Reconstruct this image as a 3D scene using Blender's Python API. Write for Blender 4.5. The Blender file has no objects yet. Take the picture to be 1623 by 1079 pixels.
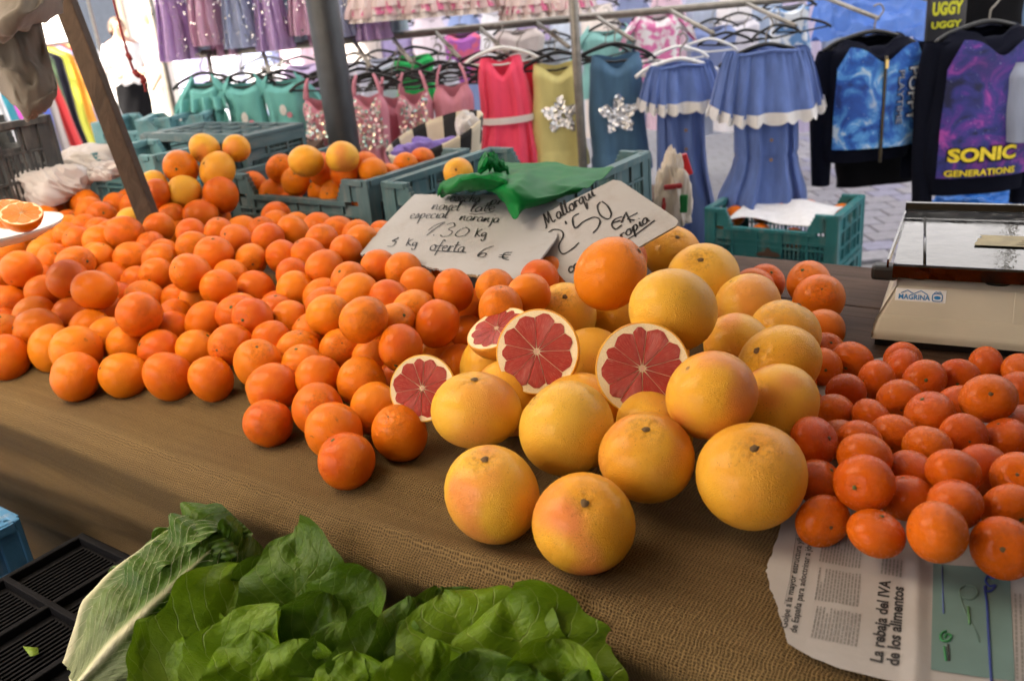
import bpy, bmesh, math, random
import numpy as np
from mathutils import Vector, Matrix, Euler
rnd = random.Random(7)
S = bpy.context.scene
COL = S.collection
# ------------------------------------------------------------------ camera
FPX, PITCH, ROLL, CAMH = 1400.0, math.radians(21.6), math.radians(5.5), 1.42
CX, CY = 811.5, 539.5
CF = np.array([0, math.cos(PITCH), -math.sin(PITCH)])
_r0 = np.array([1.0, 0, 0]); _u0 = np.array([0, math.sin(PITCH), math.cos(PITCH)])
CR_ = math.cos(ROLL)*_r0 - math.sin(ROLL)*_u0
CU = math.sin(ROLL)*_r0 + math.cos(ROLL)*_u0
CP = np.array([0, 0, CAMH])
cam = bpy.data.cameras.new('camera'); camo = bpy.data.objects.new('camera', cam); COL.objects.link(camo)
cam.sensor_width = 36; cam.lens = FPX/1623*36; cam.clip_start = .02; cam.clip_end = 500
m = Matrix.Identity(4)
for i in range(3):
    m[i][0] = CR_[i]; m[i][1] = CU[i]; m[i][2] = -CF[i]; m[i][3] = CP[i]
camo.matrix_world = m
cam.dof.use_dof = True; cam.dof.focus_distance = 1.17; cam.dof.aperture_fstop = 5.6
S.camera = camo
# ------------------------------------------------------------------ light
SUN_EL, SUN_AZ = math.radians(52), math.radians(-118)      # azimuth from +Y, clockwise; sun stands left and a little behind the viewer
W = bpy.data.worlds.new('World'); S.world = W; W.use_nodes = True
nt = W.node_tree; bg = nt.nodes['Background']
sky = nt.nodes.new('ShaderNodeTexSky'); sky.sky_type = 'NISHITA'; sky.sun_disc = False
sky.sun_elevation = SUN_EL; sky.sun_rotation = SUN_AZ; sky.dust_density = 7.0; sky.air_density = .7; sky.ozone_density = .3
nt.links.new(sky.outputs[0], bg.inputs[0]); bg.inputs[1].default_value = .05
sl = bpy.data.lights.new('sun', 'SUN'); sl.energy = 5.0; sl.angle = math.radians(.5); sl.color = (1, .90, .76)
so = bpy.data.objects.new('sun', sl); COL.objects.link(so)
sd = Vector((math.sin(SUN_AZ)*math.cos(SUN_EL), math.cos(SUN_AZ)*math.cos(SUN_EL), math.sin(SUN_EL)))
so.rotation_euler = sd.to_track_quat('Z', 'Y').to_euler(); so.location = sd*20
S.view_settings.view_transform = 'Standard'; S.view_settings.look = 'None'
S.view_settings.exposure = 3.0; S.view_settings.gamma = 1.0
S.render.engine = 'CYCLES'
S.cycles.max_bounces = 8; S.cycles.diffuse_bounces = 5; S.cycles.use_denoising = True
S.cycles.sample_clamp_indirect = 6

# ------------------------------------------------------------------ coordinates
def ray(x, y): return CF + CR_*((x-CX)/FPX) - CU*((y-CY)/FPX)
def atd(x, y, t): return CP + ray(x, y)*t
def atz(x, y, z):
    d = ray(x, y); return CP + d*((z-CAMH)/d[2])
def onplane(x, y, P0, N):
    d = ray(x, y); return CP + d*(((np.asarray(P0)-CP)@N)/(d@N))
TH = .84
ANG = math.radians(-36.5)
TE = np.array([math.cos(ANG), math.sin(ANG), 0]); TN = np.array([-TE[1], TE[0], 0]); TZ = np.array([0, 0, 1.0])
TO = atz(0, 640, TH)
def T(u, w, h): return TO + TE*u + TN*w + TZ*h
def uwh(q): q = np.asarray(q)-TO; return q@TE, q@TN, q[2]
def px(q):
    v = np.asarray(q)-CP; t = v@CF
    return CX+FPX*(v@CR_)/t, CY-FPX*(v@CU)/t, t

# ------------------------------------------------------------------ mesh helpers
class MB:
    def __init__(s): s.v = []; s.f = []; s.uv = {}; s.smooth = True
    def add(s, vs, fs, uvs=None):
        o = len(s.v); s.v += [tuple(map(float, q)) for q in vs]
        s.f += [tuple(i+o for i in f) for f in fs]
        if uvs is not None:
            for i, q in enumerate(uvs): s.uv[o+i] = (float(q[0]), float(q[1]))
        return s
    def box(s, c, d, ax=None):
        ax = ax if ax is not None else np.eye(3); c = np.asarray(c, float)
        vs = [c + ax[0]*d[0]*a/2 + ax[1]*d[1]*b/2 + ax[2]*d[2]*e/2 for a in (-1, 1) for b in (-1, 1) for e in (-1, 1)]
        return s.add(vs, [(0, 1, 3, 2), (4, 6, 7, 5), (0, 4, 5, 1), (2, 3, 7, 6), (0, 2, 6, 4), (1, 5, 7, 3)])
    def tube(s, pts, r, n=8, cap=True):
        pts = [np.asarray(p, float) for p in pts]; rs = r if hasattr(r, '__len__') else [r]*len(pts)
        rings = []; ref = None
        for i, p in enumerate(pts):
            a = pts[min(i+1, len(pts)-1)]-pts[max(i-1, 0)]; a = a/(np.linalg.norm(a)+1e-9)
            if ref is None:
                ref = np.cross(a, [0.13, .31, .94]); ref /= np.linalg.norm(ref)+1e-9
            ref = ref - a*(ref@a); ref /= np.linalg.norm(ref)+1e-9
            b = np.cross(a, ref)
            rings += [p + rs[i]*(math.cos(2*math.pi*k/n)*ref + math.sin(2*math.pi*k/n)*b) for k in range(n)]
        fs = []
        for i in range(len(pts)-1):
            for k in range(n):
                fs.append((i*n+k, i*n+(k+1) % n, (i+1)*n+(k+1) % n, (i+1)*n+k))
        if cap: fs += [tuple(range(n))[::-1], tuple(range((len(pts)-1)*n, len(pts)*n))]
        return s.add(rings, fs)
    def lathe(s, prof, n=32, c=(0, 0, 0)):
        vs = []; fs = []
        for r, z in prof:
            vs += [(c[0]+r*math.cos(2*math.pi*k/n), c[1]+r*math.sin(2*math.pi*k/n), c[2]+z) for k in range(n)]
        for i in range(len(prof)-1):
            for k in range(n): fs.append((i*n+k, i*n+(k+1) % n, (i+1)*n+(k+1) % n, (i+1)*n+k))
        return s.add(vs, fs)
    def grid(s, fn, nu, nv, cu=False):
        vs = []; uv = []
        for j in range(nv+1):
            for i in range(nu if cu else nu+1):
                a, b = i/nu, j/nv; vs.append(fn(a, b)); uv.append((a, b))
        k = nu if cu else nu+1
        fs = [(j*k+i, j*k+(i+1) % k, (j+1)*k+(i+1) % k, (j+1)*k+i) for j in range(nv) for i in range(nu)]
        return s.add(vs, fs, uv)
    def prism(s, poly, nrm, th):
        poly = [np.asarray(p, float) for p in poly]; n = len(poly); nrm = np.asarray(nrm, float)
        vs = poly + [p-nrm*th for p in poly]
        return s.add(vs, [tuple(range(n)), tuple(range(2*n-1, n-1, -1))] + [(i, i+n, (i+1) % n+n, (i+1) % n) for i in range(n)])
    def build(s, name, mat, parent=None, loc=None, smooth=None, solid=None, bevel=None, sub=0):
        off = np.zeros(3) if loc is None else np.asarray(loc, float)
        me = bpy.data.meshes.new(name); me.from_pydata([tuple(np.asarray(q)-off) for q in s.v], [], s.f)
        if s.uv:
            l = me.uv_layers.new(name='UVMap')
            vi = np.zeros(len(me.loops), int); me.loops.foreach_get('vertex_index', vi)
            tab = np.zeros((len(s.v), 2))
            for k, q in s.uv.items(): tab[k] = q
            l.data.foreach_set('uv', tab[vi].ravel())
        me.update()
        if s.smooth if smooth is None else smooth:
            me.polygons.foreach_set('use_smooth', [True]*len(me.polygons))
        if mat: me.materials.append(mat)
        o = bpy.data.objects.new(name, me); COL.objects.link(o)
        if parent is not None: o.parent = parent
        elif loc is not None: o.location = off
        if solid:
            q = o.modifiers.new('s', 'SOLIDIFY'); q.thickness = solid; q.offset = 0
        if bevel:
            q = o.modifiers.new('b', 'BEVEL'); q.width = bevel; q.segments = 2; q.limit_method = 'ANGLE'
        if sub:
            q = o.modifiers.new('d', 'SUBSURF'); q.levels = sub; q.render_levels = sub
        return o
def tag(o, label=None, cat=None, group=None, kind=None):
    if label: o['label'] = label
    if cat: o['category'] = cat
    if group: o['group'] = group
    if kind: o['kind'] = kind
    return o
def thing(name, label, cat, loc=(0, 0, 0), group=None, rot=None):
    o = bpy.data.objects.new(name, None); COL.objects.link(o); o.location = tuple(map(float, loc)); o.empty_display_size = .05
    if rot is not None: o.rotation_euler = rot
    return tag(o, label, cat, group)
def copy_tree(o, parent=None):
    c = o.copy(); COL.objects.link(c); c.parent = parent
    for ch in o.children: copy_tree(ch, c)
    return c
def smooth_path(pts, k=6, closed=False):
    P = [np.asarray(p, float) for p in pts]; n = len(P); out = []
    rng = range(n if closed else n-1)
    for i in rng:
        g = (lambda j: P[j % n]) if closed else (lambda j: P[min(max(j, 0), n-1)])
        a, b, c, d = g(i-1), g(i), g(i+1), g(i+2)
        for q in range(k):
            t = q/k
            out.append(.5*((2*b)+(-a+c)*t+(2*a-5*b+4*c-d)*t*t+(-a+3*b-3*c+d)*t**3))
    if not closed: out.append(P[-1])
    return out
def hsh(*a): return (math.sin(sum(v*k for v, k in zip(a, (12.9898, 78.233, 37.719, 4.581))))*43758.5453) % 1
def n1(x, s=0):
    i = math.floor(x); f = x-i; f = f*f*(3-2*f); return hsh(i, s)*(1-f)+hsh(i+1, s)*f
def n2(x, y, s=0):
    i, j = math.floor(x), math.floor(y); f, g = x-i, y-j; f = f*f*(3-2*f); g = g*g*(3-2*g)
    return (hsh(i, j, s)*(1-f)+hsh(i+1, j, s)*f)*(1-g)+(hsh(i, j+1, s)*(1-f)+hsh(i+1, j+1, s)*f)*g

# ------------------------------------------------------------------ materials
class NT:
    def __init__(s, name):
        s.m = bpy.data.materials.new(name); s.m.use_nodes = True; s.t = s.m.node_tree; s.b = s.t.nodes['Principled BSDF']
    def n(s, ty, **kw):
        o = s.t.nodes.new('ShaderNode'+ty)
        for k, v in kw.items():
            if k.startswith('_'): setattr(o, k[1:], v)
            else: s.set(o, k.replace('__', ' '), v)
        return o
    def set(s, o, k, v):
        i = o.inputs[int(k[1:])] if k[0] == 'i' and k[1:].isdigit() else o.inputs[k]
        if hasattr(v, 'is_output') or isinstance(v, bpy.types.NodeSocket): s.t.links.new(v, i)
        else:
            if hasattr(i.default_value, '__len__') and len(i.default_value) == 4 and len(v) == 3: v = (*v, 1)
            i.default_value = v
    def p(s, **kw):
        for k, v in kw.items(): s.set(s.b, k.replace('__', ' '), v)
    def math(s, op, a, b=0.0, c=None):
        o = s.n('Math', _operation=op, i0=a, i1=b)
        if c is not None: s.set(o, 'i2', c)
        return o.outputs[0]
    def mix(s, f, a, b, bt='MIX'):
        o = s.n('Mix', _data_type='RGBA', _blend_type=bt); s.set(o, 'i0', f); s.set(o, 'i6', a); s.set(o, 'i7', b); return o.outputs[2]
    def ramp(s, f, stops):
        o = s.n('ValToRGB'); s.set(o, 'Fac', f); e = o.color_ramp.elements
        for i, (q, c) in enumerate(stops):
            el = e[i] if i < 2 else e.new(q)
            el.position = q; el.color = (*c, 1) if hasattr(c, '__len__') else (c, c, c, 1)
        return o.outputs[0]
    def noise(s, co, sc, det=3, ro=.55):
        o = s.n('TexNoise', Scale=sc, Detail=det, Roughness=ro)
        if co is not None: s.set(o, 'Vector', co)
        return o.outputs[0]
    def bump(s, h, st, dist):
        o = s.n('Bump', Strength=st, Distance=dist, Height=h); s.p(Normal=o.outputs[0]); return o
    def map(s, co, sc=(1, 1, 1), loc=(0, 0, 0), rot=(0, 0, 0)):
        o = s.n('Mapping', Vector=co, Scale=sc, Location=loc, Rotation=rot); return o.outputs[0]
_mc = {}
def flat(col, rough=.6, var=.12, sc=14, bump=0, metal=0, name=None, sss=0, coat=0, spec=.4, sheen=0, trans=0):
    key = (tuple(col), rough, var, sc, bump, metal, sss, coat, spec, sheen, trans)
    if key in _mc: return _mc[key]
    N = NT(name or 'surface'); co = N.n('TexCoord').outputs['Object']
    nz = N.noise(co, sc, 5)
    f = N.ramp(nz, [(.3, 0.0), (.7, 1.0)])
    N.p(Base__Color=N.mix(f, tuple(c*(1-var) for c in col), tuple(min(1, c*(1+var)) for c in col)), Roughness=rough, Metallic=metal)
    N.b.inputs['Specular IOR Level'].default_value = spec
    if bump: N.bump(N.noise(co, sc*4, 4), bump, .01)
    if sss: N.p(Subsurface__Weight=sss); N.b.inputs['Subsurface Radius'].default_value = (.02, .01, .005)
    if coat: N.p(Coat__Weight=coat)
    if sheen: N.p(Sheen__Weight=sheen)
    if trans:
        tr = N.n('BsdfTranslucent', Color=col); ms = N.n('MixShader', Fac=trans); N.t.links.new(N.b.outputs[0], ms.inputs[1]); N.t.links.new(tr.outputs[0], ms.inputs[2])
        N.t.links.new(ms.outputs[0], N.t.nodes['Material Output'].inputs[0])
    _mc[key] = N.m; return N.m
def cloth_mat(col, var=.1, weave=900, rough=.85, trans=.15, name='fabric'):
    key = ('c', tuple(col), var, weave, rough, trans)
    if key in _mc: return _mc[key]
    N = NT(name); co = N.n('TexCoord').outputs['Object']
    f = N.ramp(N.noise(N.map(co, (30, 30, 6)), 1, 4), [(.3, 0.0), (.7, 1.0)])
    N.p(Base__Color=N.mix(f, tuple(c*(1-var) for c in col), tuple(min(1, c*(1+var)) for c in col)), Roughness=rough, Sheen__Weight=.2)
    N.b.inputs['Specular IOR Level'].default_value = .2
    N.bump(N.noise(co, weave, 2), .3, .002)
    if trans:
        tr = N.n('BsdfTranslucent', Color=col); ms = N.n('MixShader', Fac=trans); N.t.links.new(N.b.outputs[0], ms.inputs[1]); N.t.links.new(tr.outputs[0], ms.inputs[2])
        N.t.links.new(ms.outputs[0], N.t.nodes['Material Output'].inputs[0])
    _mc[key] = N.m; return N.m
# ------------------------------------------------------------------ fruit materials
def citrus(name, c0, c1, c2, pore=55, blem=.62, blush=None, speck=0.0, rough=.30, blemcol=(.16, .07, .015), polk=.35, lump=.5):
    N = NT(name); tc = N.n('TexCoord'); oi = N.n('ObjectInfo'); rn = oi.outputs['Random']
    off = N.n('VectorMath', _operation='SCALE'); N.set(off, 'i0', (17, 31, 23)); N.set(off, 'Scale', rn)
    co = N.n('VectorMath', _operation='ADD', i0=tc.outputs['Object'], i1=off.outputs[0]).outputs[0]
    base = N.ramp(rn, [(0, c0), (.5, c1), (1, c2)])
    big = N.ramp(N.noise(co, .9, 2), [(.35, 0.0), (.7, 1.0)])
    col = N.mix(N.math('MULTIPLY', big, .55), base, c2)
    rn2 = N.math('FRACT', N.math('MULTIPLY', rn, 7.31))
    if blush:
        bl = N.ramp(N.noise(co, .75, 1), [(.47, 0.0), (.66, 1.0)])
        col = N.mix(N.math('MULTIPLY', bl, N.math('MULTIPLY', rn2, .8)), col, blush)
    odd = N.math('GREATER_THAN', N.math('FRACT', N.math('MULTIPLY', rn, 13.7)), .86); pt = N.ramp(N.noise(co, 1.6, 5, .7), [(.45, 0.0), (.62, 1.0)])
    col = N.mix(N.math('MULTIPLY', N.math('MULTIPLY', odd, pt), .45), col, tuple(v*q for v, q in zip(c1, (.55, .62, 3.0))))
    # rind oil-gland dots: tiny darker pits
    vo = N.n('TexVoronoi', Vector=co, Scale=pore*.5, Randomness=1.0); pit = N.ramp(vo.outputs['Distance'], [(0.0, 0.0), (.28, 1.0)])
    col = N.mix(N.math('MULTIPLY', N.math('SUBTRACT', 1.0, pit), .22), col, tuple(v*.55 for v in c0))
    # scars and scuffs
    sc_ = N.n('TexNoise', Vector=co, Scale=3.2, Detail=9, Roughness=.75, Distortion=.8).outputs[0]
    thr = N.math('ADD', blem-.03, N.math('MULTIPLY', N.math('SUBTRACT', 1.0, rn2), .16))
    msk = N.math('MULTIPLY', N.math('SUBTRACT', sc_, thr), 14.0); cl = N.n('Clamp', Value=msk).outputs[0]
    col = N.mix(N.math('MULTIPLY', cl, .6), col, blemcol)
    if speck:
        fine = N.ramp(N.noise(co, 26, 3, .8), [(.60, 0.0), (.70, 1.0)])
        zone = N.ramp(N.noise(co, 1.1, 1), [(.42, 0.0), (.62, 1.0)])
        col = N.mix(N.math('MULTIPLY', N.math('MULTIPLY', fine, zone), speck), col, (.10, .045, .012))
    sz = N.n('SeparateXYZ', Vector=tc.outputs['Object']).outputs[2]
    pol = N.ramp(sz, [(.80, 0.0), (.97, 1.0)]); pn = N.ramp(N.n('TexNoise', Vector=co, Scale=9.0, Detail=6, Roughness=.8).outputs[0], [(.46, 0.0), (.62, 1.0)])
    col = N.mix(N.math('MULTIPLY', N.math('MULTIPLY', pol, pn), polk), col, blemcol)
    sxy = N.n('SeparateXYZ', Vector=tc.outputs['Object']); rad = N.math('SQRT', N.math('ADD', N.math('MULTIPLY', sxy.outputs[0], sxy.outputs[0]), N.math('MULTIPLY', sxy.outputs[1], sxy.outputs[1])))
    nav = N.math('MULTIPLY', N.ramp(N.math('ADD', rad, N.math('MULTIPLY', N.math('SUBTRACT', N.noise(co, 12, 2), .5), .06)), [(.04, 1.0), (.075, 0.0)]), N.math('LESS_THAN', sz, 0.0)); col = N.mix(N.math('MULTIPLY', nav, .7), col, blemcol)
    pale = N.ramp(N.noise(co, 2.2, 4), [(.62, 0.0), (.85, 1.0)])
    col = N.mix(N.math('MULTIPLY', pale, .02), col, (.8, .62, .45))
    N.p(Base__Color=col, Roughness=N.math('ADD', rough-.04, N.math('MULTIPLY', N.noise(co, 6, 2), .16)), Subsurface__Weight=.06)
    N.b.inputs['Subsurface Radius'].default_value = (.25, .1, .03); N.b.inputs['Subsurface Scale'].default_value = .05
    N.b.inputs['Specular IOR Level'].default_value = .13; N.p(Coat__Weight=.22, Coat__Roughness=.22)
    hgt = N.math('ADD', N.math('MULTIPLY', pit, .6), N.math('ADD', N.math('MULTIPLY', N.noise(co, 5, 2), lump), N.math('MULTIPLY', N.noise(co, 42, 2), .6)))
    N.bump(hgt, .45 if lump > .4 else .40, .04)
    return N.m
M_OR = citrus('orange_peel', (.66, .098, .001), (.78, .152, .001), (.83, .24, .003))
M_TG = citrus('tangerine_peel', (.58, .075, .001), (.67, .104, .001), (.72, .15, .002), pore=46, rough=.22)
M_GF = citrus('grapefruit_peel', (.80, .33, .018), (.83, .42, .032), (.83, .48, .052), pore=60, blush=(.72, .17, .07), speck=.8, blem=.66, polk=.9, lump=.35)
M_STEM = flat((.09, .10, .025), .8, .4, 300, name='stem_green')
M_STEM2 = flat((.13, .075, .03), .85, .4, 300, name='stem_brown')

def fruit_mesh(seed, kind):
    mb = MB(); nu, nv = 40, 26
    ob = {'orange': (.98, 1.03), 'tangerine': (.76, .86), 'grapefruit': (.90, .95)}[kind]
    zz = ob[0] + (ob[1]-ob[0])*hsh(seed, 1)
    if kind == 'orange' and seed % 3 == 1: zz = 1.10
    def fn(a, b):
        th = 2*math.pi*a; ph = math.pi*b
        x, y, z = math.sin(ph)*math.cos(th), math.sin(ph)*math.sin(th), math.cos(ph)
        r = 1 + .022*math.sin(2*x+seed)+.02*math.sin(2.6*y+seed*1.7)+.015*math.sin(3*z+seed*.7)
        top = math.exp(-(ph/.28)**2); bot = math.exp(-((math.pi-ph)/.22)**2)
        r -= (.07 if kind != 'tangerine' else .10)*top + .035*bot
        r += .012*top*math.cos(6*th+seed)*(ph/.2) if ph < .6 else 0
        if kind == 'orange' and seed % 3 == 1: r += .05*bot
        return (r*x, r*y, r*z*zz)
    mb.grid(fn, nu, nv, cu=True)
    me = mb.build('fruit', None); d = me.data; bpy.data.objects.remove(me); return d, zz
def stem_mesh(zz, depth, kind):
    mb = MB(); n = 10; top = (1-depth)*zz + .004
    vs = [(0, 0, top+.035)]
    for k in range(n): r = .048*(.8+.4*hsh(k, zz)); a = 2*math.pi*k/n; vs.append((r*math.cos(a), r*math.sin(a), top+.03))
    for k in range(n): r = .065+.035*hsh(k, zz, 3); a = 2*math.pi*k/n; vs.append((r*math.cos(a), r*math.sin(a), top+.006))
    fs = [(0, 1+k, 1+(k+1) % n) for k in range(n)]+[(1+k, 1+n+k, 1+n+(k+1) % n, 1+(k+1) % n) for k in range(n)]
    mb.add(vs, fs); o = mb.build('stem_button', None); d = o.data; bpy.data.objects.remove(o); return d
FM = {}
for kd, mt in (('orange', M_OR), ('tangerine', M_TG), ('grapefruit', M_GF)):
    FM[kd] = []
    for s_ in range(7):
        d, zz = fruit_mesh(s_+1, kd); d.materials.append(mt)
        q = stem_mesh(zz, .07 if kd != 'tangerine' else .10, kd); q.materials.append(M_STEM if s_ % 3 and kd != 'grapefruit' else M_STEM2)
        FM[kd].append((d, q))
def put_fruit(kind, p, r, label, group, cat=None, toward=None, name=None):
    d, q = FM[kind][rnd.randrange(7)]
    o = bpy.data.objects.new(name or kind, d); COL.objects.link(o); o.location = tuple(p); q_ = rnd.uniform(.95, 1.05); o.scale = (r*q_, r*(1.98-q_), r*rnd.uniform(.93, 1.05))
    if toward is None:
        z = Vector((rnd.gauss(0, 1), rnd.gauss(-.6, .9), rnd.gauss(.4, .9))).normalized()
    else: z = Vector(toward).normalized()
    o.rotation_euler = (z.to_track_quat('Z', 'Y') @ Euler((0, 0, rnd.uniform(0, 6.28))).to_quaternion()).to_euler()
    tag(o, label, cat or kind, group)
    s_ = bpy.data.objects.new('stem_button', q); COL.objects.link(s_); s_.parent = o
    return o

# ------------------------------------------------------------------ where each fruit lies
OR_ = """5 340 40;11 350 40;44 344 42;74 345 42;83 332 40;106 327 40;136 324 45;141 337 48;159 343 48;109 351 44;111 363 44;111 374 46;137 361 44;156 367 46;
185 326 42;206 320 42;211 328 42;253 361 50;174 372 50;198 370 56;160 383 48;124 384 50;83 387 48;69 402 50;89 411 52;33 430 66;63 443 54;72 463 60;124 420 60;
109 443 64;150 461 62;182 439 54;163 409 50;154 406 50;203 411 54;239 391 50;258 404 50;252 415 52;247 437 54;217 446 52;305 437 64;237 471 62;221 499 69;280 476 56;14 480 60;
43 468 56;53 503 68;59 522 68;116 503 62;170 498 60;146 521 64;171 534 62;191 472 56;202 546 64;252 555 68;273 523 64;278 502 60;82 553 72;122 556 76;120 597 82;196 595 74;268 597 75;12 566 74;
6 517 64;5 530 66;304 370 50;287 334 48;348 369 48;376 379 50;308 393 50;339 404 60;397 413 54;438 344 48;464 368 50;425 378 48;448 407 54;488 405 52;347 457 60;406 459 62;367 437 54;469 460 61;466 436 54;
310 478 58;377 490 58;440 488 58;329 510 63;374 498 60;404 508 62;441 492 60;460 505 60;372 545 66;431 539 64;517 483 56;520 502 60;492 528 68;540 553 68;312 554 66;336 599 71;409 576 76;434 613 77;470 557 68;480 580 70;505 600 72;
509 380 50;574 381 50;548 399 55;600 424 60;513 426 56;550 448 56;566 465 58;511 468 58;618 473 60;663 452 56;719 461 64;655 490 64;691 512 69;640 430 54;576 508 77;635 551 68;593 564 68;624 515 64;735 541 75 1.44;753 490 62 1.55;678 550 66 1.46;697 562 68 1.44;570 605 78;636 600 72 1.36;735 590 66 1.40;592 648 78;
530 682 90;550 730 91;633 687 88;425 670 80;503 648 82;854 443 57;838 470 60;797 492 62;786 458 62;340 329 58"""
GF_ = """968 433 106 1.36;1066 402 92;1115 442 118;1067 493 146;896 498 110 1.42;975 508 92 1.46;935 572 88 1.40;1185 485 100;1250 528 100;1172 551 116;1232 577 106;1126 626 134;1228 643 118;755 650 140;898 680 158;1025 726 146;782 782 158;926 830 160;1192 753 168;775 580 90 1.40"""
TG_ = """1350 572 66;1268 607 66;1297 580 62;1310 555 58;1432 570 60;1430 583 60;1390 602 64;1465 602 68;1519 598 64;1562 580 66;1620 590 62;1340 622 66;1425 632 68;1322 657 75;1474 655 82;1567 635 84;1612 622 70;1520 640 66;1292 700 82;1377 665 70;1416 690 72;1527 694 78;1588 692 72;1620 672 74;1362 702 74;1367 727 82;1467 710 74;1555 745 90;1450 747 80;1503 752 78;1300 762 78;1370 770 92;1440 785 82;1515 800 86;1615 757 80;1600 806 86;1302 822 86;1388 843 86;1485 842 102;1588 865 98;1280 640 66"""
BK_ = """1215 447 58;1282 447 70;1297 475 82;1305 525 52;1195 455 54"""
def PP(s): return [[float(v) for v in r.split()] for r in s.replace('\n', '').split(';') if r.strip()]
def sstep(a, b, x): x = min(1, max(0, (x-a)/(b-a))); return x*x*(3-2*x)
def solve():
    it = []
    def add(kind, rows, D, fld, lift):
        for x, y, d, *tf in rows:
            d0 = ray(x, y); d0 = d0
            # walk down the line of sight to the heap's surface, rising with distance from the table's edge
            t = .6
            while t < 4:
                u, w, h = uwh(CP+d0*t)
                if h <= fld(u, w): break
                t += .004
            ts = FPX*D/d
            lift_ = lift*sstep(.12, .32, uwh(CP+d0*t)[1]) if kind == 'orange' else lift
            t = min(t, max(ts, t-lift_))
            if tf: t = tf[0]
            r = min(max(d*t/FPX, D*.9), D*1.1)/2
            it.append([kind, x, y, t, r])
    add('orange', PP(OR_), .076, lambda u, w: .038+.105*sstep(.10, .60, w)*(1-.55*sstep(.62, .92, w)*sstep(-.75, -.55, u)), .12)
    add('grapefruit', PP(GF_), .119, lambda u, w: .058+.10*max(0, 1-math.hypot((u-.98)/.34, (w-.42)/.36)), .16)
    add('tangerine', PP(TG_), .061, lambda u, w: .03+.035*max(0, 1-math.hypot((u-1.42)/.3, (w-.42)/.3)), .06)
    add('orange', PP(BK_), .078, lambda u, w: .039, .03)
    n = len(it); X = np.array([[i[1], i[2]] for i in it]); t = np.array([i[3] for i in it]); r = np.array([i[4] for i in it])
    rays = np.array([ray(*q) for q in X]); P = CP + rays*t[:, None]
    kinds = [i[0] for i in it]
    hv = [half_body(*hh) for hh in HALVES]
    HP = np.array([q[0] for q in hv]); HR = np.array([q[1] for q in hv])
    for k in range(260):
        A = np.vstack([P, HP]); RR = np.concatenate([r, HR])
        D = A[None]-A[:, None]; L = np.linalg.norm(D, axis=2)+1e-9; need = (RR[:, None]+RR[None])*.985
        ov = np.clip(need-L, 0, None); np.fill_diagonal(ov, 0)
        push = -(D/L[..., None]*ov[..., None]).sum(1)*.32
        P = P+push[:n]
        # stay near the sight line it was seen on
        v = P-CP; tt = (v*rays).sum(1)/(rays*rays).sum(1); onr = CP+rays*tt[:, None]
        P += (onr-P)*(.25 if k < 200 else .06)
        h = P[:, 2]-TH; low = h < r*.97; P[low, 2] = TH+r[low]*.97
    return kinds, P, r
# cut halves: pixel of the cut face's centre, depth, radius, facing (towards viewer + offsets right/up)
HALVES = [(669, 615, 1.18, .0455, (-.30, .10)), (851, 557, 1.18, .0580, (-.30, .14)), (1018, 584, 1.10, .0590, (-.10, .10)), (787, 520, 1.27, .0470, (-.75, 1.45))]
def half_body(x, y, t, r, fc):
    c = atd(x, y, t); d = ray(x, y); d = -d/np.linalg.norm(d); z = d + CR_*fc[0] + CU*fc[1]; z /= np.linalg.norm(z)
    return c - z*r*.38, r*.72
kinds, FP, FR = solve()
# ------------------------------------------------------------------ ground
def paving_mat():
    N = NT('paving'); co = N.n('TexCoord').outputs['Object']
    br = N.n('TexBrick', Vector=co, Scale=1.0, Color1=(.22, .22, .235), Color2=(.18, .185, .20), Mortar=(.10, .095, .09))
    br.inputs['Brick Width'].default_value = .19; br.inputs['Row Height'].default_value = .15; br.inputs['Mortar Size'].default_value = .006
    N.p(Base__Color=N.mix(N.noise(co, 9, 6), br.outputs[0], (.16, .155, .15)), Roughness=.85)
    N.bump(N.noise(co, 60, 4), .3, .01); return N.m
g = MB(); g.add([(-60, -30, -.02), (60, -30, -.02), (60, 120, -.02), (-60, 120, -.02)], [(0, 1, 2, 3)])
ground = tag(g.build('ground', paving_mat(), smooth=False), kind='structure')
# the setts that show between the stalls, one by one
sett = []
for k in range(4):
    mb = MB(); mb.box((0, 0, 0), (.184, .144, .05)); sett.append(mb)
SM = []
for k in range(4):
    c = (.19+.05*hsh(k, 3), .195+.04*hsh(k, 5), .215+.05*hsh(k, 7))
    o = sett[k].build('sett', flat(c, .85, .15, 25, .4, name='sett_stone'), ground, smooth=False, bevel=.006)
    SM.append(o)
cnt = 0
for j in range(34):
    for i in range(30):
        x = 1.0+i*.194+(.097 if j % 2 else 0); y = 3.2+j*.154
        X, Y, t_ = px((x, y, 0))
        if 1235 < X < 1640 and 195 < Y < 420 and cnt < 290:
            if cnt < 4: o = SM[cnt]
            else: o = SM[cnt % 4].copy(); COL.objects.link(o)
            o.location = (x, y, -.022+.004*rnd.random()); o.rotation_euler = (0, 0, rnd.gauss(0, .012)); cnt += 1

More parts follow.
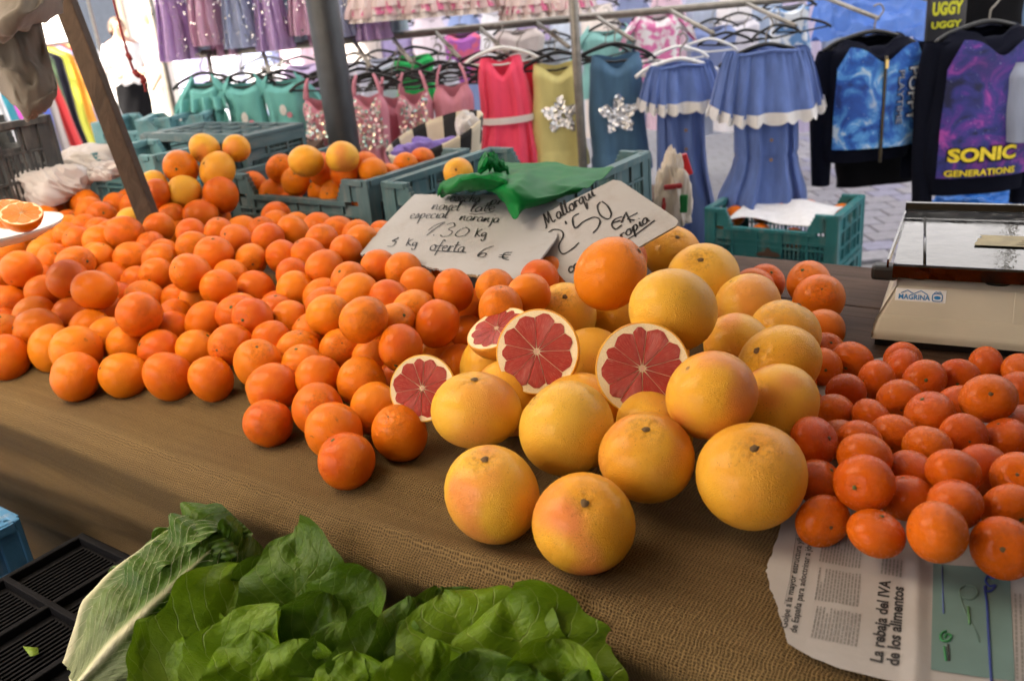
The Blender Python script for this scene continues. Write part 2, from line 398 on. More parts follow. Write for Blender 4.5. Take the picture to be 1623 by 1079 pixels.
# ------------------------------------------------------------------ stall table
def wood_mat(c0, c1, name, sc=(2, 26, 26)):
    N = NT(name); co = N.map(N.n('TexCoord').outputs['Object'], sc)
    f = N.n('TexNoise', Vector=co, Scale=1.5, Detail=8, Roughness=.65, Distortion=1.2).outputs[0]
    col = N.mix(N.ramp(f, [(.3, 0.0), (.7, 1.0)]), c0, c1)
    N.p(Base__Color=col, Roughness=.75); N.b.inputs['Specular IOR Level'].default_value = .2; N.bump(f, .35, .01); return N.m
M_BOARD = wood_mat((.045, .026, .018), (.10, .062, .044), 'table_wood')
AX = np.array([TE, TN, TZ])
tb = thing('stall_table', 'long dark wooden market table under the fruit', 'table', T(.3, .6, -TH), rot=(0, 0, ANG))
R0 = T(.3, .6, -TH)
for k in range(5):
    mb = MB(); mb.box((0, -.57+.115+k*.2305, TH-.0165), (4.2, .228, .033)); mb.build('plank', M_BOARD, tb, smooth=False, bevel=.003)
for u in (-1.9, 0, 1.9):
    for w in (-.45, .45):
        mb = MB(); mb.box((u, w, (TH-.034)/2), (.05, .05, TH-.034)); mb.build('leg', M_BOARD, tb, smooth=False)
bt = thing('back_bench', 'dark wooden bench behind the table carrying the fruit crates', 'bench', T(-.85, 1.5, -TH), rot=(0, 0, ANG))
for k in range(3):
    mb = MB(); mb.box((0, -.22+k*.2, TH-.0165), (2.6, .196, .033)); mb.build('plank', M_BOARD, bt, smooth=False)
for u in (-1.2, 1.2):
    for w in (-.2, .2):
        mb = MB(); mb.box((u, w, (TH-.034)/2), (.05, .05, TH-.034)); mb.build('leg', M_BOARD, bt, smooth=False)
# burlap
def burlap_mat():
    N = NT('burlap'); uv = N.n('TexCoord').outputs['UV']; sp = N.n('SeparateXYZ', Vector=uv)
    wob = N.noise(uv, 70, 4)
    def thread(a, period):
        q = N.math('ADD', N.math('MULTIPLY', a, 2*math.pi/period), N.math('MULTIPLY', wob, 14.0)); return N.math('ADD', N.math('MULTIPLY', N.math('SINE', q), .5), .5)
    tu = thread(sp.outputs[0], .0038); tv = thread(sp.outputs[1], .0033)
    hgt = N.math('MAXIMUM', tu, tv); hole = N.math('MULTIPLY', N.math('SUBTRACT', 1.0, tu), N.math('SUBTRACT', 1.0, tv))
    pn = N.noise(N.map(uv, (240, 240, 1)), 1, 2)
    streak = N.noise(N.map(uv, (3, 90, 1)), 1, 5, .6); streak2 = N.noise(N.map(uv, (70, 2.5, 1)), 1, 4)
    col = N.mix(N.ramp(streak, [(.3, 0.0), (.72, 1.0)]), (.165, .105, .040), (.225, .150, .064))
    col = N.mix(N.math('MULTIPLY', streak2, .35), col, (.19, .125, .050))
    dirt = N.ramp(N.noise(uv, 5, 5), [(.45, 0.0), (.75, 1.0)])
    col = N.mix(N.math('MULTIPLY', dirt, .35), col, (.11, .075, .045))
    col = N.mix(N.ramp(hgt, [(.35, .75), (.95, 0.0)]), col, (.055, .034, .015))
    op = N.ramp(N.math('ADD', hole, N.math('MULTIPLY', N.math('SUBTRACT', pn, .5), 1.1)), [(.72, 0.0), (.95, 1.0)])
    col = N.mix(N.math('MULTIPLY', op, .8), col, (.03, .018, .008))
    N.p(Base__Color=col, Roughness=.92); N.b.inputs['Specular IOR Level'].default_value = .15
    N.bump(N.math('ADD', N.math('MULTIPLY', hgt, .8), N.math('MULTIPLY', pn, .7)), .9, .0022); return N.m
def cloth_pt(a, b):
    u = -1.5+a*3.6
    L = b*1.64                      # length along the cloth from its back edge
    top = .70
    if L < top-.03: w, h = .70-L, .004
    elif L < top+.05:
        q = (L-top+.03)/.08; w = .03-.045*math.sin(q*math.pi/2); h = .004-.045*(1-math.cos(q*math.pi/2))
    else:
        d = L-top-.05; w = -.015; h = -.041-d
    e = max(0, .004-h)
    if h > 0:
        f = sstep(.42, .05, w)
        rid = n2(u*1.6+w*3, w*16-u*2.2, 4)-.35
        f *= 1-.9*sstep(1.08, 1.24, u)
        h += .012*f*max(0, rid)*2 + .004*f*(n2(u*9, w*14, 2))
        h += .005*f*math.exp(-((w-.115-.05*(u-.9))/.016)**2)*sstep(.55, .9, u)
    else:
        k = sstep(0, .12, e)
        w += -.012*k*(n2(u*1.8+e*2, e*17+u*1.5, 9)-.5)*2 - .02*k*(n1(u*1.1, 6)-.5) - .008*k*(n2(u*5, e*9, 8)-.5) + .36*max(0, e-.03)
        w += .010*(n1(u*2.1, 12)-.5)
    return T(u, w, h)
mb = MB(); mb.grid(lambda a, b: cloth_pt(a, b), 300, 184)
for k, q in list(mb.uv.items()): mb.uv[k] = (q[0]*3.6, q[1]*1.64)
tag(mb.build('burlap_cloth', burlap_mat(), loc=T(.3, 0, -.4)), 'coarse brown burlap cloth draped over the front of the fruit table', 'cloth')

# ------------------------------------------------------------------ whole fruit
LAB = {'orange': ('orange heaped loose on the burlap table', 'oranges heaped on the stall'),
       'grapefruit': ('whole yellow grapefruit in the mound behind or beside the cut halves', 'grapefruits piled in a mound'),
       'tangerine': ('small deep orange tangerine heaped on newspaper', 'tangerines heaped beside the scale')}
def fruit_label(k, p, r, i=-1):
    u, w, h = uwh(p)
    if k == 'orange':
        if h < r*1.25 and w < .22+.1*max(0, u-.3): return ('orange resting directly on the burlap along the front of the heap', 'front-row oranges on the burlap')
        if w > .80 and -.66 < u < .55: return ('orange at the foot of the grey-teal crates behind the heap', 'oranges at the foot of the crates')
        return ('orange heaped on other oranges behind the front row', 'oranges heaped on the stall')
    if k == 'grapefruit':
        g_ = i-len(PP(OR_))
        if g_ == 18: return ('large whole grapefruit touching the torn corner of the newspaper', None)
        if g_ in (13, 14, 15, 16, 17): return ('whole grapefruit at the foot of the mound in front of the cut halves', 'grapefruits in front of the cut halves')
        return LAB[k]
    if w < .30: return ('small deep orange tangerine in the front row on the printed newspaper', 'front-row tangerines on the newspaper')
    return ('small deep orange tangerine heaped between the front row and the scale', 'tangerines heaped beside the scale')
nB = len(PP(BK_)); nT = len(kinds)
for i, (k, p, r) in enumerate(zip(kinds, FP, FR)):
    tw = None
    if k == 'grapefruit':
        g_ = i-len(PP(OR_))
        ups = {15: (-.05, -.3, 1), 18: (-.05, -.45, .9), 17: (0, -.5, .85), 13: (.05, -.1, 1), 16: (-.1, -.2, 1), 1: (.1, -.5, .8), 2: (-.2, -.5, .8), 4: (0, -.5, .8)}
        tw = ups.get(g_)
        if tw is None: tw = (rnd.gauss(0, .6), rnd.gauss(0, .5), rnd.choice((-1, .7)))
    if k == 'grapefruit' and i == len(PP(OR_)): o_ = put_fruit('orange', p, r, 'large orange-toned fruit on the mound overlapping the white price card', None, toward=(.6, -.2, .5), cat='grapefruit', name='grapefruit'); continue
    if i >= nT-nB: lab = ('orange lying on bare table boards beside the white scale', 'oranges behind the grapefruits')
    else: lab = fruit_label(k, p, r, i)
    put_fruit(k, p, r, lab[0], lab[1], toward=tw)
# fruit lower in the heaps, showing through the gaps
def fill(kind, D, us, ws, fld, layers, mx, ok):
    global FP, FR
    n = 0; r = D/2; new = []
    for L in range(layers):
        h = r+L*D*.80
        w = ws[0]; row = 0
        while w < ws[1]:
            u = us[0]+(D*.5 if (row+L) % 2 else 0)
            while u < us[1]:
                uu, ww = u+rnd.uniform(-.008, .008), w+rnd.uniform(-.008, .008)
                if h < fld(uu, ww) and ok(uu, ww):
                    p = T(uu, ww, h); rr = r*rnd.uniform(.94, 1.04)
                    if (np.linalg.norm(FP-p, axis=1) > (FR+rr)*.86).all():
                        FP = np.vstack([FP, p]); FR = np.append(FR, rr); new.append((p, rr))
                u += D*.98
            w += D*.86; row += 1
    vis = []
    for p, rr in new:
        d = CP-p; d /= np.linalg.norm(d); seen = 0
        for q in range(50):
            v = np.array([rnd.gauss(0, 1) for _ in range(3)]); v /= np.linalg.norm(v)
            if v@d < .1: continue
            s = p+v*rr; D_ = CP-s; L_ = np.linalg.norm(D_); D_ /= L_
            oc = FP-s; b = oc@D_; dist2 = (oc*oc).sum(1)-b*b
            if not ((b > .002) & (dist2 < (FR*.995)**2) & (np.linalg.norm(FP-p, axis=1) > 1e-6)).any(): seen += 1
        if 2 <= seen <= 13: vis.append((seen, p, rr))
    vis.sort(key=lambda q: -q[0])
    for s, p, rr in vis[:mx]:
        x_, y_, t_ = px(p)
        if -60 < x_ < 1680: put_fruit(kind, p, rr, *fruit_label(kind, p, rr))
fo = lambda u, w: (.012 if w < .30 else .03)+.105*sstep(.10, .60, w)*(1-.55*sstep(.62, .92, w)*sstep(-.75, -.55, u))
CARDU = lambda u, w: True
fill('orange', .075, (-1.75, .86), (.14, .95), fo, 3, 130, lambda u, w: not (u > .28 and w < .17+.20*(u-.28)) and u < .45+.55*w+.1)
fill('grapefruit', .11, (.72, 1.28), (.2, .85), lambda u, w: .10 if math.hypot((u-1.0)/.28, (w-.45)/.33) < 1 else 0, 2, 14, lambda u, w: True)
fill('tangerine', .058, (1.2, 1.75), (.24, .70), lambda u, w: .035+.045*max(0, 1-math.hypot((u-1.42)/.3, (w-.42)/.3)), 2, 40, lambda u, w: u > 1.16+.1*w)

# ------------------------------------------------------------------ cut halves
def pulp_mat(c0, c1, cf, name):
    N = NT(name); uv = N.n('TexCoord').outputs['UV']; ob = N.n('TexCoord').outputs['Object']
    fib = N.noise(N.map(uv, (26, 2.2, 1)), 1, 5, .6)
    col = N.mix(N.ramp(fib, [(.35, 0.0), (.66, 1.0)]), c0, c1)
    col = N.mix(N.ramp(N.noise(N.map(uv, (60, 5, 1)), 1, 3), [(.54, 0.0), (.70, .75)]), col, cf)
    N.p(Base__Color=col, Roughness=.22, Subsurface__Weight=.15); N.b.inputs['Subsurface Radius'].default_value = (.3, .1, .05); N.b.inputs['Subsurface Scale'].default_value = .05
    N.bump(N.noise(N.map(uv, (34, 3, 1)), 1, 4), .6, .02); return N.m
M_PULP = pulp_mat((.40, .026, .020), (.54, .065, .048), (.74, .32, .23), 'grapefruit_pulp')
M_OPULP = pulp_mat((.74, .20, .012), (.80, .27, .025), (.84, .42, .10), 'orange_pulp')
M_PITH = flat((.80, .66, .42), .6, .12, 30, .3, name='pith')
M_CORE = flat((.74, .46, .33), .6, .25, 60, .5, name='core')
def half_fruit(name, label, cat, group, c, z, r, nseg, M_rind, M_seg, pith=.885, spin=0.0):
    q = Vector(z).to_track_quat('Z', 'Y') @ Euler((0, 0, spin)).to_quaternion()
    o = thing(name, label, cat, c, group, rot=q.to_euler()); o.scale = (r, r, r)
    mb = MB(); prof = [(.962, .004), (.985, .006), (1.0, -.012)]
    for k in range(1, 15): a = math.pi/2*k/14; prof.append((max(.001, math.cos(a)), -.012-math.sin(a)*.95))
    mb.lathe(prof, 48); mb.build('rind', M_rind, o)
    mb = MB(); mb.lathe([(.001, -.004), (.5, -.006), (.9, -.004), (.962, .004)], 64); mb.build('pith', M_PITH, o)
    rr = random.Random(int(c[0]*1e4) % 9973)
    w = [rr.uniform(.62, 1.38) for _ in range(nseg)]; tot = sum(w); a0 = rr.uniform(0, 6)
    for k in range(nseg):
        da = 2*math.pi*w[k]/tot; am = a0+da/2; gap = rr.uniform(.002, .0065)
        mb = MB(); na, nr = 12, 9; vs = []; uv = []
        ro = pith*rr.uniform(.95, 1.02)
        for j in range(nr+1):
            t = j/nr; rad = .075+(ro-.075)*t
            half = max(.004, (da/2) - gap/rad*1.1)
            # rounded outer corners
            if t > .86: half *= math.sqrt(max(0.04, 1-((t-.86)/.145)**2))
            if t < .12: half *= .55+t*3.7
            for i in range(na+1):
                s = i/na*2-1; a = am+half*s
                z_ = .012*(1-s**4)*min(1, (1-t)*9+.05)+.004 + .004*math.sin(19*t+k)*math.sin(7*s+k)
                vs.append((rad*math.cos(a), rad*math.sin(a), z_)); uv.append(((s*.5+.5)+k*1.7, t+k*.37))
        fs = [(j*(na+1)+i, (j+1)*(na+1)+i, (j+1)*(na+1)+i+1, j*(na+1)+i+1) for j in range(nr) for i in range(na)]
        mb.add(vs, fs, uv); mb.build('segment', M_seg, o); a0 += da
    mb = MB(); n = 14
    mb.add([(0, 0, .012)]+[((.03+.045*rr.random())*math.cos(2*math.pi*i/n), (.03+.045*rr.random())*math.sin(2*math.pi*i/n), .006) for i in range(n)], [(0, 1+i, 1+(i+1) % n) for i in range(n)])
    mb.build('core', M_CORE, o); return o
HL = ['halved red grapefruit leaning between the oranges and a whole grapefruit', 'halved red grapefruit propped on whole grapefruits beside a smaller tilted half', 'largest halved red grapefruit, cut face squarely out at the mound front', 'halved red grapefruit tipped back, its cut face seen edge-on among oranges']
for hh, lb in zip(HALVES, HL):
    x, y, t, r, fc = hh
    d = ray(x, y); d = -d/np.linalg.norm(d); z = d+CR_*fc[0]+CU*fc[1]; z /= np.linalg.norm(z)
    half_fruit('grapefruit_half', lb, 'grapefruit half', None, atd(x, y, t), z, r, 11, M_GF, M_PULP)
# plate with orange halves at the left end
pc = atd(-8, 378, 1.62)
pl = MB(); pl.lathe([(.001, .0), (.07, .0), (.085, .006), (.118, .018), (.121, .020), (.118, .014), (.085, -.002), (.06, -.006), (.001, -.006)], 56)
tag(pl.build('plate', flat((.72, .70, .68), .25, .05, name='white_ceramic'), loc=None), 'white plate holding cut orange halves on the heap', 'plate').location = tuple(pc)
for x, y, lb in ((20, 364, 'cut orange half on the white plate, behind another half'), (42, 366, 'cut orange half on the white plate, overlapping the other half')):
    c = atd(x, y, 1.60 if x == 20 else 1.56); c[2] = pc[2]+.052
    half_fruit('orange_half', lb, 'orange half', None, c, np.array([.25, -.35, .9])/1.0, .035, 10, M_OR, M_OPULP, .93)

# ------------------------------------------------------------------ crates
def crate(name, label, L, Wd, H, mat, loc, rot, front_cut=True, emblem=None, lattice=True, group=None, emat=None):
    o = thing(name, label, 'crate', loc, group, rot)
    th = .012
    def wall(s0, s1, fix, axis, cut, handle, nm, sgn):
        mb = MB()
        def B(sa, sb, za, zb, t=th, off=0.0):
            c = [0, 0, (za+zb)/2]; d = [0, 0, zb-za]
            c[axis] = (sa+sb)/2; d[axis] = sb-sa; c[1-axis] = fix+off*sgn; d[1-axis] = t
            mb.box(c, d)
        n = max(4, int((s1-s0)/.085)); top = H
        ln = s1-s0; c0, c1 = s0+.13*ln, s1-.13*ln
        ztop = H*.66 if cut else H
        B(s0, s1, 0, .014, th*1.4); B(s0, s1, H*.30, H*.30+.006, th*1.3)
        if cut:
            B(c0, c1, ztop-.012, ztop, th*1.9); B(s0, c0, H-.012, H, th*1.9); B(c1, s1, H-.012, H, th*1.9)
            for a, b in ((c0, 1), (c1, -1)):
                for q in range(5):
                    zz = ztop+(H-ztop)*q/5; B(*sorted((a, a+b*(.035*(q/5)-.006))) if False else sorted((a-b*.02, a+b*(.03*(1-q/5)))), zz, zz+(H-ztop)/5+.001, th*1.3)
            B(s0, c0, ztop, H-.012, .004); B(c1, s1, ztop, H-.012, .004)
        else:
            B(s0, s1, H-.016, H, th*2.1)
        B(s0, s1, ztop*.62, ztop*.62+.006, th*1.3)
        if handle:
            hm = (s0+s1)/2
            B(s0, hm-.055, ztop*.62, H-.016, .004); B(hm+.055, s1, ztop*.62, H-.016, .004); B(hm-.056, hm+.056, ztop*.62, ztop*.70, .004); B(hm-.056, hm+.056, ztop*.9, H-.015, .004)
            for q in (-1, 1): B(hm+q*.057-.004, hm+q*.057+.004, ztop*.62, H-.016, th*1.2)
        else: B(s0, s1, ztop*.62, ztop-.011, .004)
        for k in range(n+1):
            s = s0+ln*k/n; B(max(s0, s-.004), min(s1, s+.004), 0, ztop-.01, th*1.3)
        for k in range(n):
            sa, sb = s0+ln*k/n, s0+ln*(k+1)/n
            mid = emblem and axis == 0 and k in (n//2-1, n//2) and sgn < 0
            if mid or (k % 3 == 1 and not lattice): B(sa, sb, 0, ztop*.62, .004)
            else:
                m_ = max(3, int((sb-sa)/.013))
                for q in range(1, m_): x = sa+(sb-sa)*q/m_; B(x-.0026, x+.0026, .012, ztop*.63, .005)
        mb.build(nm, mat, o, smooth=False)
    wall(.012, L-.012, .006, 0, front_cut, False, 'front_wall', -1); wall(.012, L-.012, Wd-.006, 0, front_cut, False, 'back_wall', 1)
    wall(.012, Wd-.012, .006, 1, False, True, 'side_wall', -1); wall(.012, Wd-.012, L-.006, 1, False, True, 'side_wall', 1)
    for x in (0, 1):
        for y in (0, 1):
            mb = MB(); cx, cy = x*L, y*Wd; sx, sy = 1-2*x, 1-2*y
            mb.box((cx+sx*.017, cy+sy*.004, H/2), (.042, .011, H+.004)); mb.box((cx+sx*.0035, cy+sy*.021, H/2), (.0105, .0425, H+.0045))
            mb.build('corner_post', mat, o, smooth=False, bevel=.002)
    mb = MB()
    for k in range(int(L/.03)): mb.box((.02+k*.03, Wd/2, .006), (.010, Wd-.02, .006))
    for k in range(int(Wd/.06)): mb.box((L/2, .03+k*.06, .009), (L-.02, .010, .007))
    mb.box((L/2, Wd/2, .0035), (L-.03, Wd-.03, .002))
    mb.build('base', mat, o, smooth=False)
    if emblem:
        mb = MB(); prof = []
        cx, cz = L*.5, H*.2
        poly = [(-.045, -.008), (-.03, .002), (-.012, .004), (-.008, .014), (0, .022), (.006, .014), (.014, .006), (.034, .004), (.046, -.008), (.03, -.012), (-.03, -.012)]
        mb.prism([(cx+a, -.0045, cz+b) for a, b in poly], (0, -1, 0), .002); mb.build('emblem', emat, o, smooth=False)
    return o
def crate_mat(c, name='crate_plastic', dust=.4):
    N = NT(name); co = N.n('TexCoord').outputs['Object']
    f = N.ramp(N.noise(co, 9, 6), [(.3, 0.0), (.7, 1.0)]); d = N.ramp(N.noise(N.map(co, (40, 40, 8)), 1, 5), [(.5, 0.0), (.75, 1.0)])
    col = N.mix(f, tuple(v*.82 for v in c), tuple(v*1.15 for v in c)); col = N.mix(N.math('MULTIPLY', d, dust), col, (.30, .29, .27))
    N.p(Base__Color=col, Roughness=.5); N.b.inputs['Specular IOR Level'].default_value = .22; N.bump(N.noise(co, 140, 3), .2, .002); return N.m
M_CA = crate_mat((.088, .150, .170)); M_CB = crate_mat((.080, .155, .172)); M_CR = crate_mat((.032, .17, .178)); M_CT = crate_mat((.13, .29, .33))
M_BLK = flat((.005, .005, .006), .75, .2, 30, .1, name='black_plastic', spec=.08); M_BLUE = crate_mat((.06, .19, .36), 'blue_plastic'); M_GREY = crate_mat((.06, .065, .07), 'grey_plastic')
LA = 'grey-teal plastic crate filled with oranges and two larger fruits'
crate('plastic_crate', LA, .545, .43, .165, M_CA, T(-.580, .985, .002), (0, 0, ANG))
crate('plastic_crate', 'grey-teal plastic crate under the green plastic bag, behind the price cards', .50, .46, .165, M_CB, T(.02, .985, .002), (0, 0, ANG))
# crate lying on its side left of the first, mouth to the front
ax = Matrix(((TE[0], 0, TN[0]), (TE[1], 0, TN[1]), (0, 1, 0))).to_3x3()
qb = T(-1.08, 1.36, .002)
mloc = Matrix.Identity(3)
for i in range(3):
    mloc[i][0] = TE[i]; mloc[i][1] = TZ[i]; mloc[i][2] = -TN[i]
# local x along table, local y up, local z (crate mouth) to the front
mm = Matrix.Identity(3)
for i in range(3): mm[i][0] = -TE[i]; mm[i][1] = TZ[i]; mm[i][2] = -TN[i]
if mm.determinant() < 0:
    for i in range(3): mm[i][0] = TE[i]
    org = T(-1.10, 1.32, .002)
else: org = T(-.56, 1.32, .002)
crate('plastic_crate', 'grey-teal crate tipped on its side with grapefruits spilling from its mouth', .50, .25, .24, M_CA, org, mm.to_euler(), front_cut=False)
tc_ = atz(1118, 330, TH-.2)
crate('plastic_crate', 'bright teal crate with folded paper over oranges, standing behind the table', .46, .31, .18, M_CR, (tc_[0], tc_[1], TH-.2-.18), (0, 0, math.radians(-37)), emblem=True, emat=flat((.09, .05, .03), .7))
for k in range(3):
    crate('plastic_crate', 'teal empty crate at the bottom of the stack behind the table', .46, .31, .18, M_CR, (tc_[0], tc_[1], TH-.38-.186*(k+1)), (0, 0, math.radians(-37)), group='stacked crates under the bright teal crate') if TH-.38-.186*(k+1) > -.01 else None
# paper and oranges in that crate
def inbox(u, w, z): a = math.radians(-37); return np.array([tc_[0]+u*math.cos(a)-w*math.sin(a), tc_[1]+u*math.sin(a)+w*math.cos(a), z])
zr = TH-.2
for u, w, z in ((.05, .06, -.075), (.055, .14, -.06), (.20, .245, -.05), (.285, .25, -.048), (.40, .25, -.06), (.41, .15, -.075), (.12, .24, -.07), (.30, .05, -.10), (.18, .06, -.1)):
    put_fruit('orange', inbox(u, w, zr+z), .037, 'orange inside the bright teal crate behind the table', 'oranges in the bright teal crate')
mb = MB(); mb.grid(lambda a, b: inbox(.075+a*.33+.02*(b-.5), .035+b*.20+.02*math.sin(5*a), zr-.052+.012*n2(a*5, b*4, 3)+.03*b+.006*math.sin(9*a+3*b)), 40, 30)
tag(mb.build('folded_paper', flat((.72, .72, .74), .8, .08, 40, .2, name='paper'), loc=inbox(.2, .15, zr-.03), solid=.0015), 'crumpled white paper lying over oranges in the bright teal crate', 'paper')

# oranges in crate A
crA = []
for x, y, d in PP("""393 297 36;426 294 46;447 294 44;470 299 44;478 308 44;570 273 46;480 287 44;515 282 44;520 296 48;536 296 50;590 281 42;560 310 46;545 313 44;515 316 44;640 265 40;613 272 40;668 254 40;500 300 44;410 303 40;455 312 44"""):
    best = None
    for h in np.linspace(.02, .17, 60):
        q = atz(x, y, TH+h); u, w, _ = uwh(q)
        if -.54 < u < -.075 and 1.03 < w < 1.375: best = q
    if best is None: continue
    tg = d*np.linalg.norm(best-CP)/FPX; crA.append((best, min(max(tg, .066), .080)/2))
for u in (-.50, -.42, -.34, -.26, -.18, -.10): crA.append((T(u, 1.045, .06), .037))
AP = np.array([q[0] for q in crA]); AR = np.array([q[1] for q in crA])
for k in range(120):
    Dq = AP[None]-AP[:, None]; Lq = np.linalg.norm(Dq, axis=2)+1e-9; oq = np.clip((AR[:, None]+AR[None])*.98-Lq, 0, None); np.fill_diagonal(oq, 0)
    AP = AP-(Dq/Lq[..., None]*oq[..., None]).sum(1)*.3
    for q in range(len(AP)):
        u, w, h = uwh(AP[q]); AP[q] = T(min(max(u, -.53), -.085), min(max(w, 1.035), 1.375), min(max(h, .045), .175))
for p, r in zip(AP, AR): put_fruit('orange', p, r, 'orange packed in the grey-teal crate beside the price cards', 'oranges in the grey-teal crate')
for x, y, lb in ((486, 256, 'large orange-yellow grapefruit on top of the crated oranges, redder of the two'), (543, 250, 'large pale yellow grapefruit on top of the crated oranges')):
    put_fruit('grapefruit', atd(x, y, 2.28), .046, lb, None, toward=(.2, .5, .8))
tcs = [(atd(x, y, 2.30-(y-250)*.0012), d*(2.30-(y-250)*.0012)/FPX/2) for x, y, d in PP("219 343 44;252 328 44;294 302 56;291 270 56;312 250 50;347 277 60;362 254 46;330 300 52;268 300 48;262 332 44;320 318 50")]
TP = np.array([q[0] for q in tcs]); TR = np.array([q[1] for q in tcs])
for k in range(80):
    Dq = TP[None]-TP[:, None]; Lq = np.linalg.norm(Dq, axis=2)+1e-9; oq = np.clip((TR[:, None]+TR[None])*.98-Lq, 0, None); np.fill_diagonal(oq, 0)
    TP = TP-(Dq/Lq[..., None]*oq[..., None]).sum(1)*.3
for q, (p, r) in enumerate(zip(TP, TR)):
    if q in (1, 3, 7, 9, 10): put_fruit('orange', p, r, 'large orange lying among the grapefruits of the tipped crate', 'large oranges at the tipped crate')
    else: put_fruit('grapefruit', p, r, 'yellow grapefruit spilling from the tipped crate beside the wooden post', 'grapefruits at the tipped crate')
put_fruit('orange', atd(251, 305, 2.2), .034, 'large orange lying among the grapefruits of the tipped crate', 'large oranges at the tipped crate')

put_fruit('grapefruit', atd(727, 274, 2.12), .036, 'yellow fruit peeping from the crate beside the green bag', None)
# ------------------------------------------------------------------ writing helpers
def text_mesh(s, bold=0.0, shear=0.0, space=1.0):
    cu = bpy.data.curves.new('t', 'FONT'); cu.body = s; cu.offset = bold; cu.shear = shear; cu.space_character = space; cu.resolution_u = 3
    o = bpy.data.objects.new('t', cu); COL.objects.link(o); dg = bpy.context.evaluated_depsgraph_get(); dg.update()
    me = bpy.data.meshes.new_from_object(o.evaluated_get(dg)); bpy.data.objects.remove(o)
    v = [tuple(q.co) for q in me.vertices]; f = [tuple(p.vertices) for p in me.polygons]; bpy.data.meshes.remove(me); return v, f
def text_on(s, org, xa, ya, width, mat, parent, name, loc, height=None, bold=0.0, shear=0.0, lift=.0012, nrm=None, surf=None, space=1.0):
    v, f = text_mesh(s, bold, shear, space); xs = [q[0] for q in v]; ys = [q[1] for q in v]
    sx = width/(max(xs)-min(xs)); sy = sx if height is None else height/(max(ys)-max(0, min(ys)) if False else max(ys))
    x0 = min(xs); nrm = np.cross(xa, ya) if nrm is None else nrm
    mb = MB()
    P = [np.asarray(org)+xa*(q[0]-x0)*sx+ya*q[1]*sy for q in v]
    P = [(surf(q) if surf else q)+nrm*lift for q in P]
    mb.add(P, f); return mb.build(name, mat, parent, loc, smooth=False)
LET = {
 'a': (1.0, [[(.85, .8), (.5, 1), (.1, .6), (.2, .05), (.6, .15), (.85, .8), (.8, .2), (1.05, .1)]]),
 'c': (.85, [[(.8, .8), (.45, 1), (.08, .55), (.25, .02), (.85, .2)]]),
 'd': (1.05, [[(.8, .8), (.45, 1), (.08, .5), (.3, .0), (.75, .3), (1.0, 2.0), (.85, .2), (1.1, .1)]]),
 'e': (.85, [[(.1, .45), (.7, .65), (.5, 1), (.1, .6), (.3, .0), (.9, .2)]]),
 'f': (.8, [[(.9, 1.7), (.65, 2.0), (.4, .8), (.15, -.9)], [(0, .8), (.9, .95)]]),
 'g': (1.0, [[(.85, .8), (.5, 1), (.1, .6), (.25, .05), (.8, .6), (.85, .9), (.7, -.8), (.3, -1), (.15, -.6)]]),
 'h': (1.05, [[(.15, 0), (.45, 2.0), (.15, 0), (.4, .8), (.75, 1), (.75, .2), (1.05, .1)]]),
 'i': (.5, [[(.1, .2), (.3, 1), (.25, .1), (.55, .15)], [(.42, 1.5), (.46, 1.6)]]),
 'j': (.5, [[(.35, 1), (.3, -.7), (0, -.9)], [(.45, 1.5), (.49, 1.6)]]),
 'K': (1.1, [[(.35, 2), (.1, 0)], [(1.1, 1.8), (.3, .9), (1.0, 0)]]),
 'l': (.6, [[(.1, .2), (.5, 1.7), (.45, 2.0), (.25, 1.4), (.2, .1), (.6, .15)]]),
 'L': (.9, [[(.5, 2.0), (.2, .1), (.9, .05)]]),
 'm': (1.6, [[(.05, .1), (.25, .95), (.2, 0), (.45, .8), (.7, .95), (.68, 0), (.95, .8), (1.2, .95), (1.2, .2), (1.6, .1)]]),
 'M': (2.0, [[(-.2, -.2), (.1, .1), (.5, 2.0), (.6, .2), (1.2, 2.0), (1.2, .1), (1.7, .2)]]),
 'n': (1.15, [[(.05, .1), (.25, .95), (.2, 0), (.5, .85), (.8, .9), (.8, .15), (1.15, .1)]]),
 'o': (.95, [[(.5, 1), (.1, .6), (.25, 0), (.7, .1), (.8, .7), (.5, 1), (.95, .85)]]),
 'p': (1.05, [[(.05, .2), (.3, .95), (.05, -1.1), (.3, .7), (.7, 1), (.85, .5), (.5, .0), (.25, .2)]]),
 'q': (1.05, [[(.85, .8), (.5, 1), (.1, .6), (.25, .05), (.8, .7), (.8, .95), (.65, -1.1), (1.05, -.2)]]),
 'r': (.8, [[(.05, .1), (.25, 1.05), (.22, .1)], [(.22, .6), (.45, .95), (.8, .85)]]),
 's': (.75, [[(.05, .15), (.45, 1.05), (.6, .4), (.3, 0), (.05, .15), (.75, .2)]]),
 't': (.7, [[(.4, 1.8), (.22, .2), (.65, .1)], [(0, 1.15), (.85, 1.25)]]),
 'u': (1.1, [[(.1, .9), (.15, .15), (.5, .05), (.8, .9), (.8, .15), (1.1, .15)]]),
 'v': (.95, [[(.1, .95), (.35, .0), (.8, 1.0), (.95, .9)]]),
 'N': (1.5, [[(.05, 0), (.35, 1.2), (.8, 0), (1.0, 1.2)]]),
 'x': (.8, [[(.1, .9), (.8, .0)], [(.8, 1), (.05, 0)]]),
}
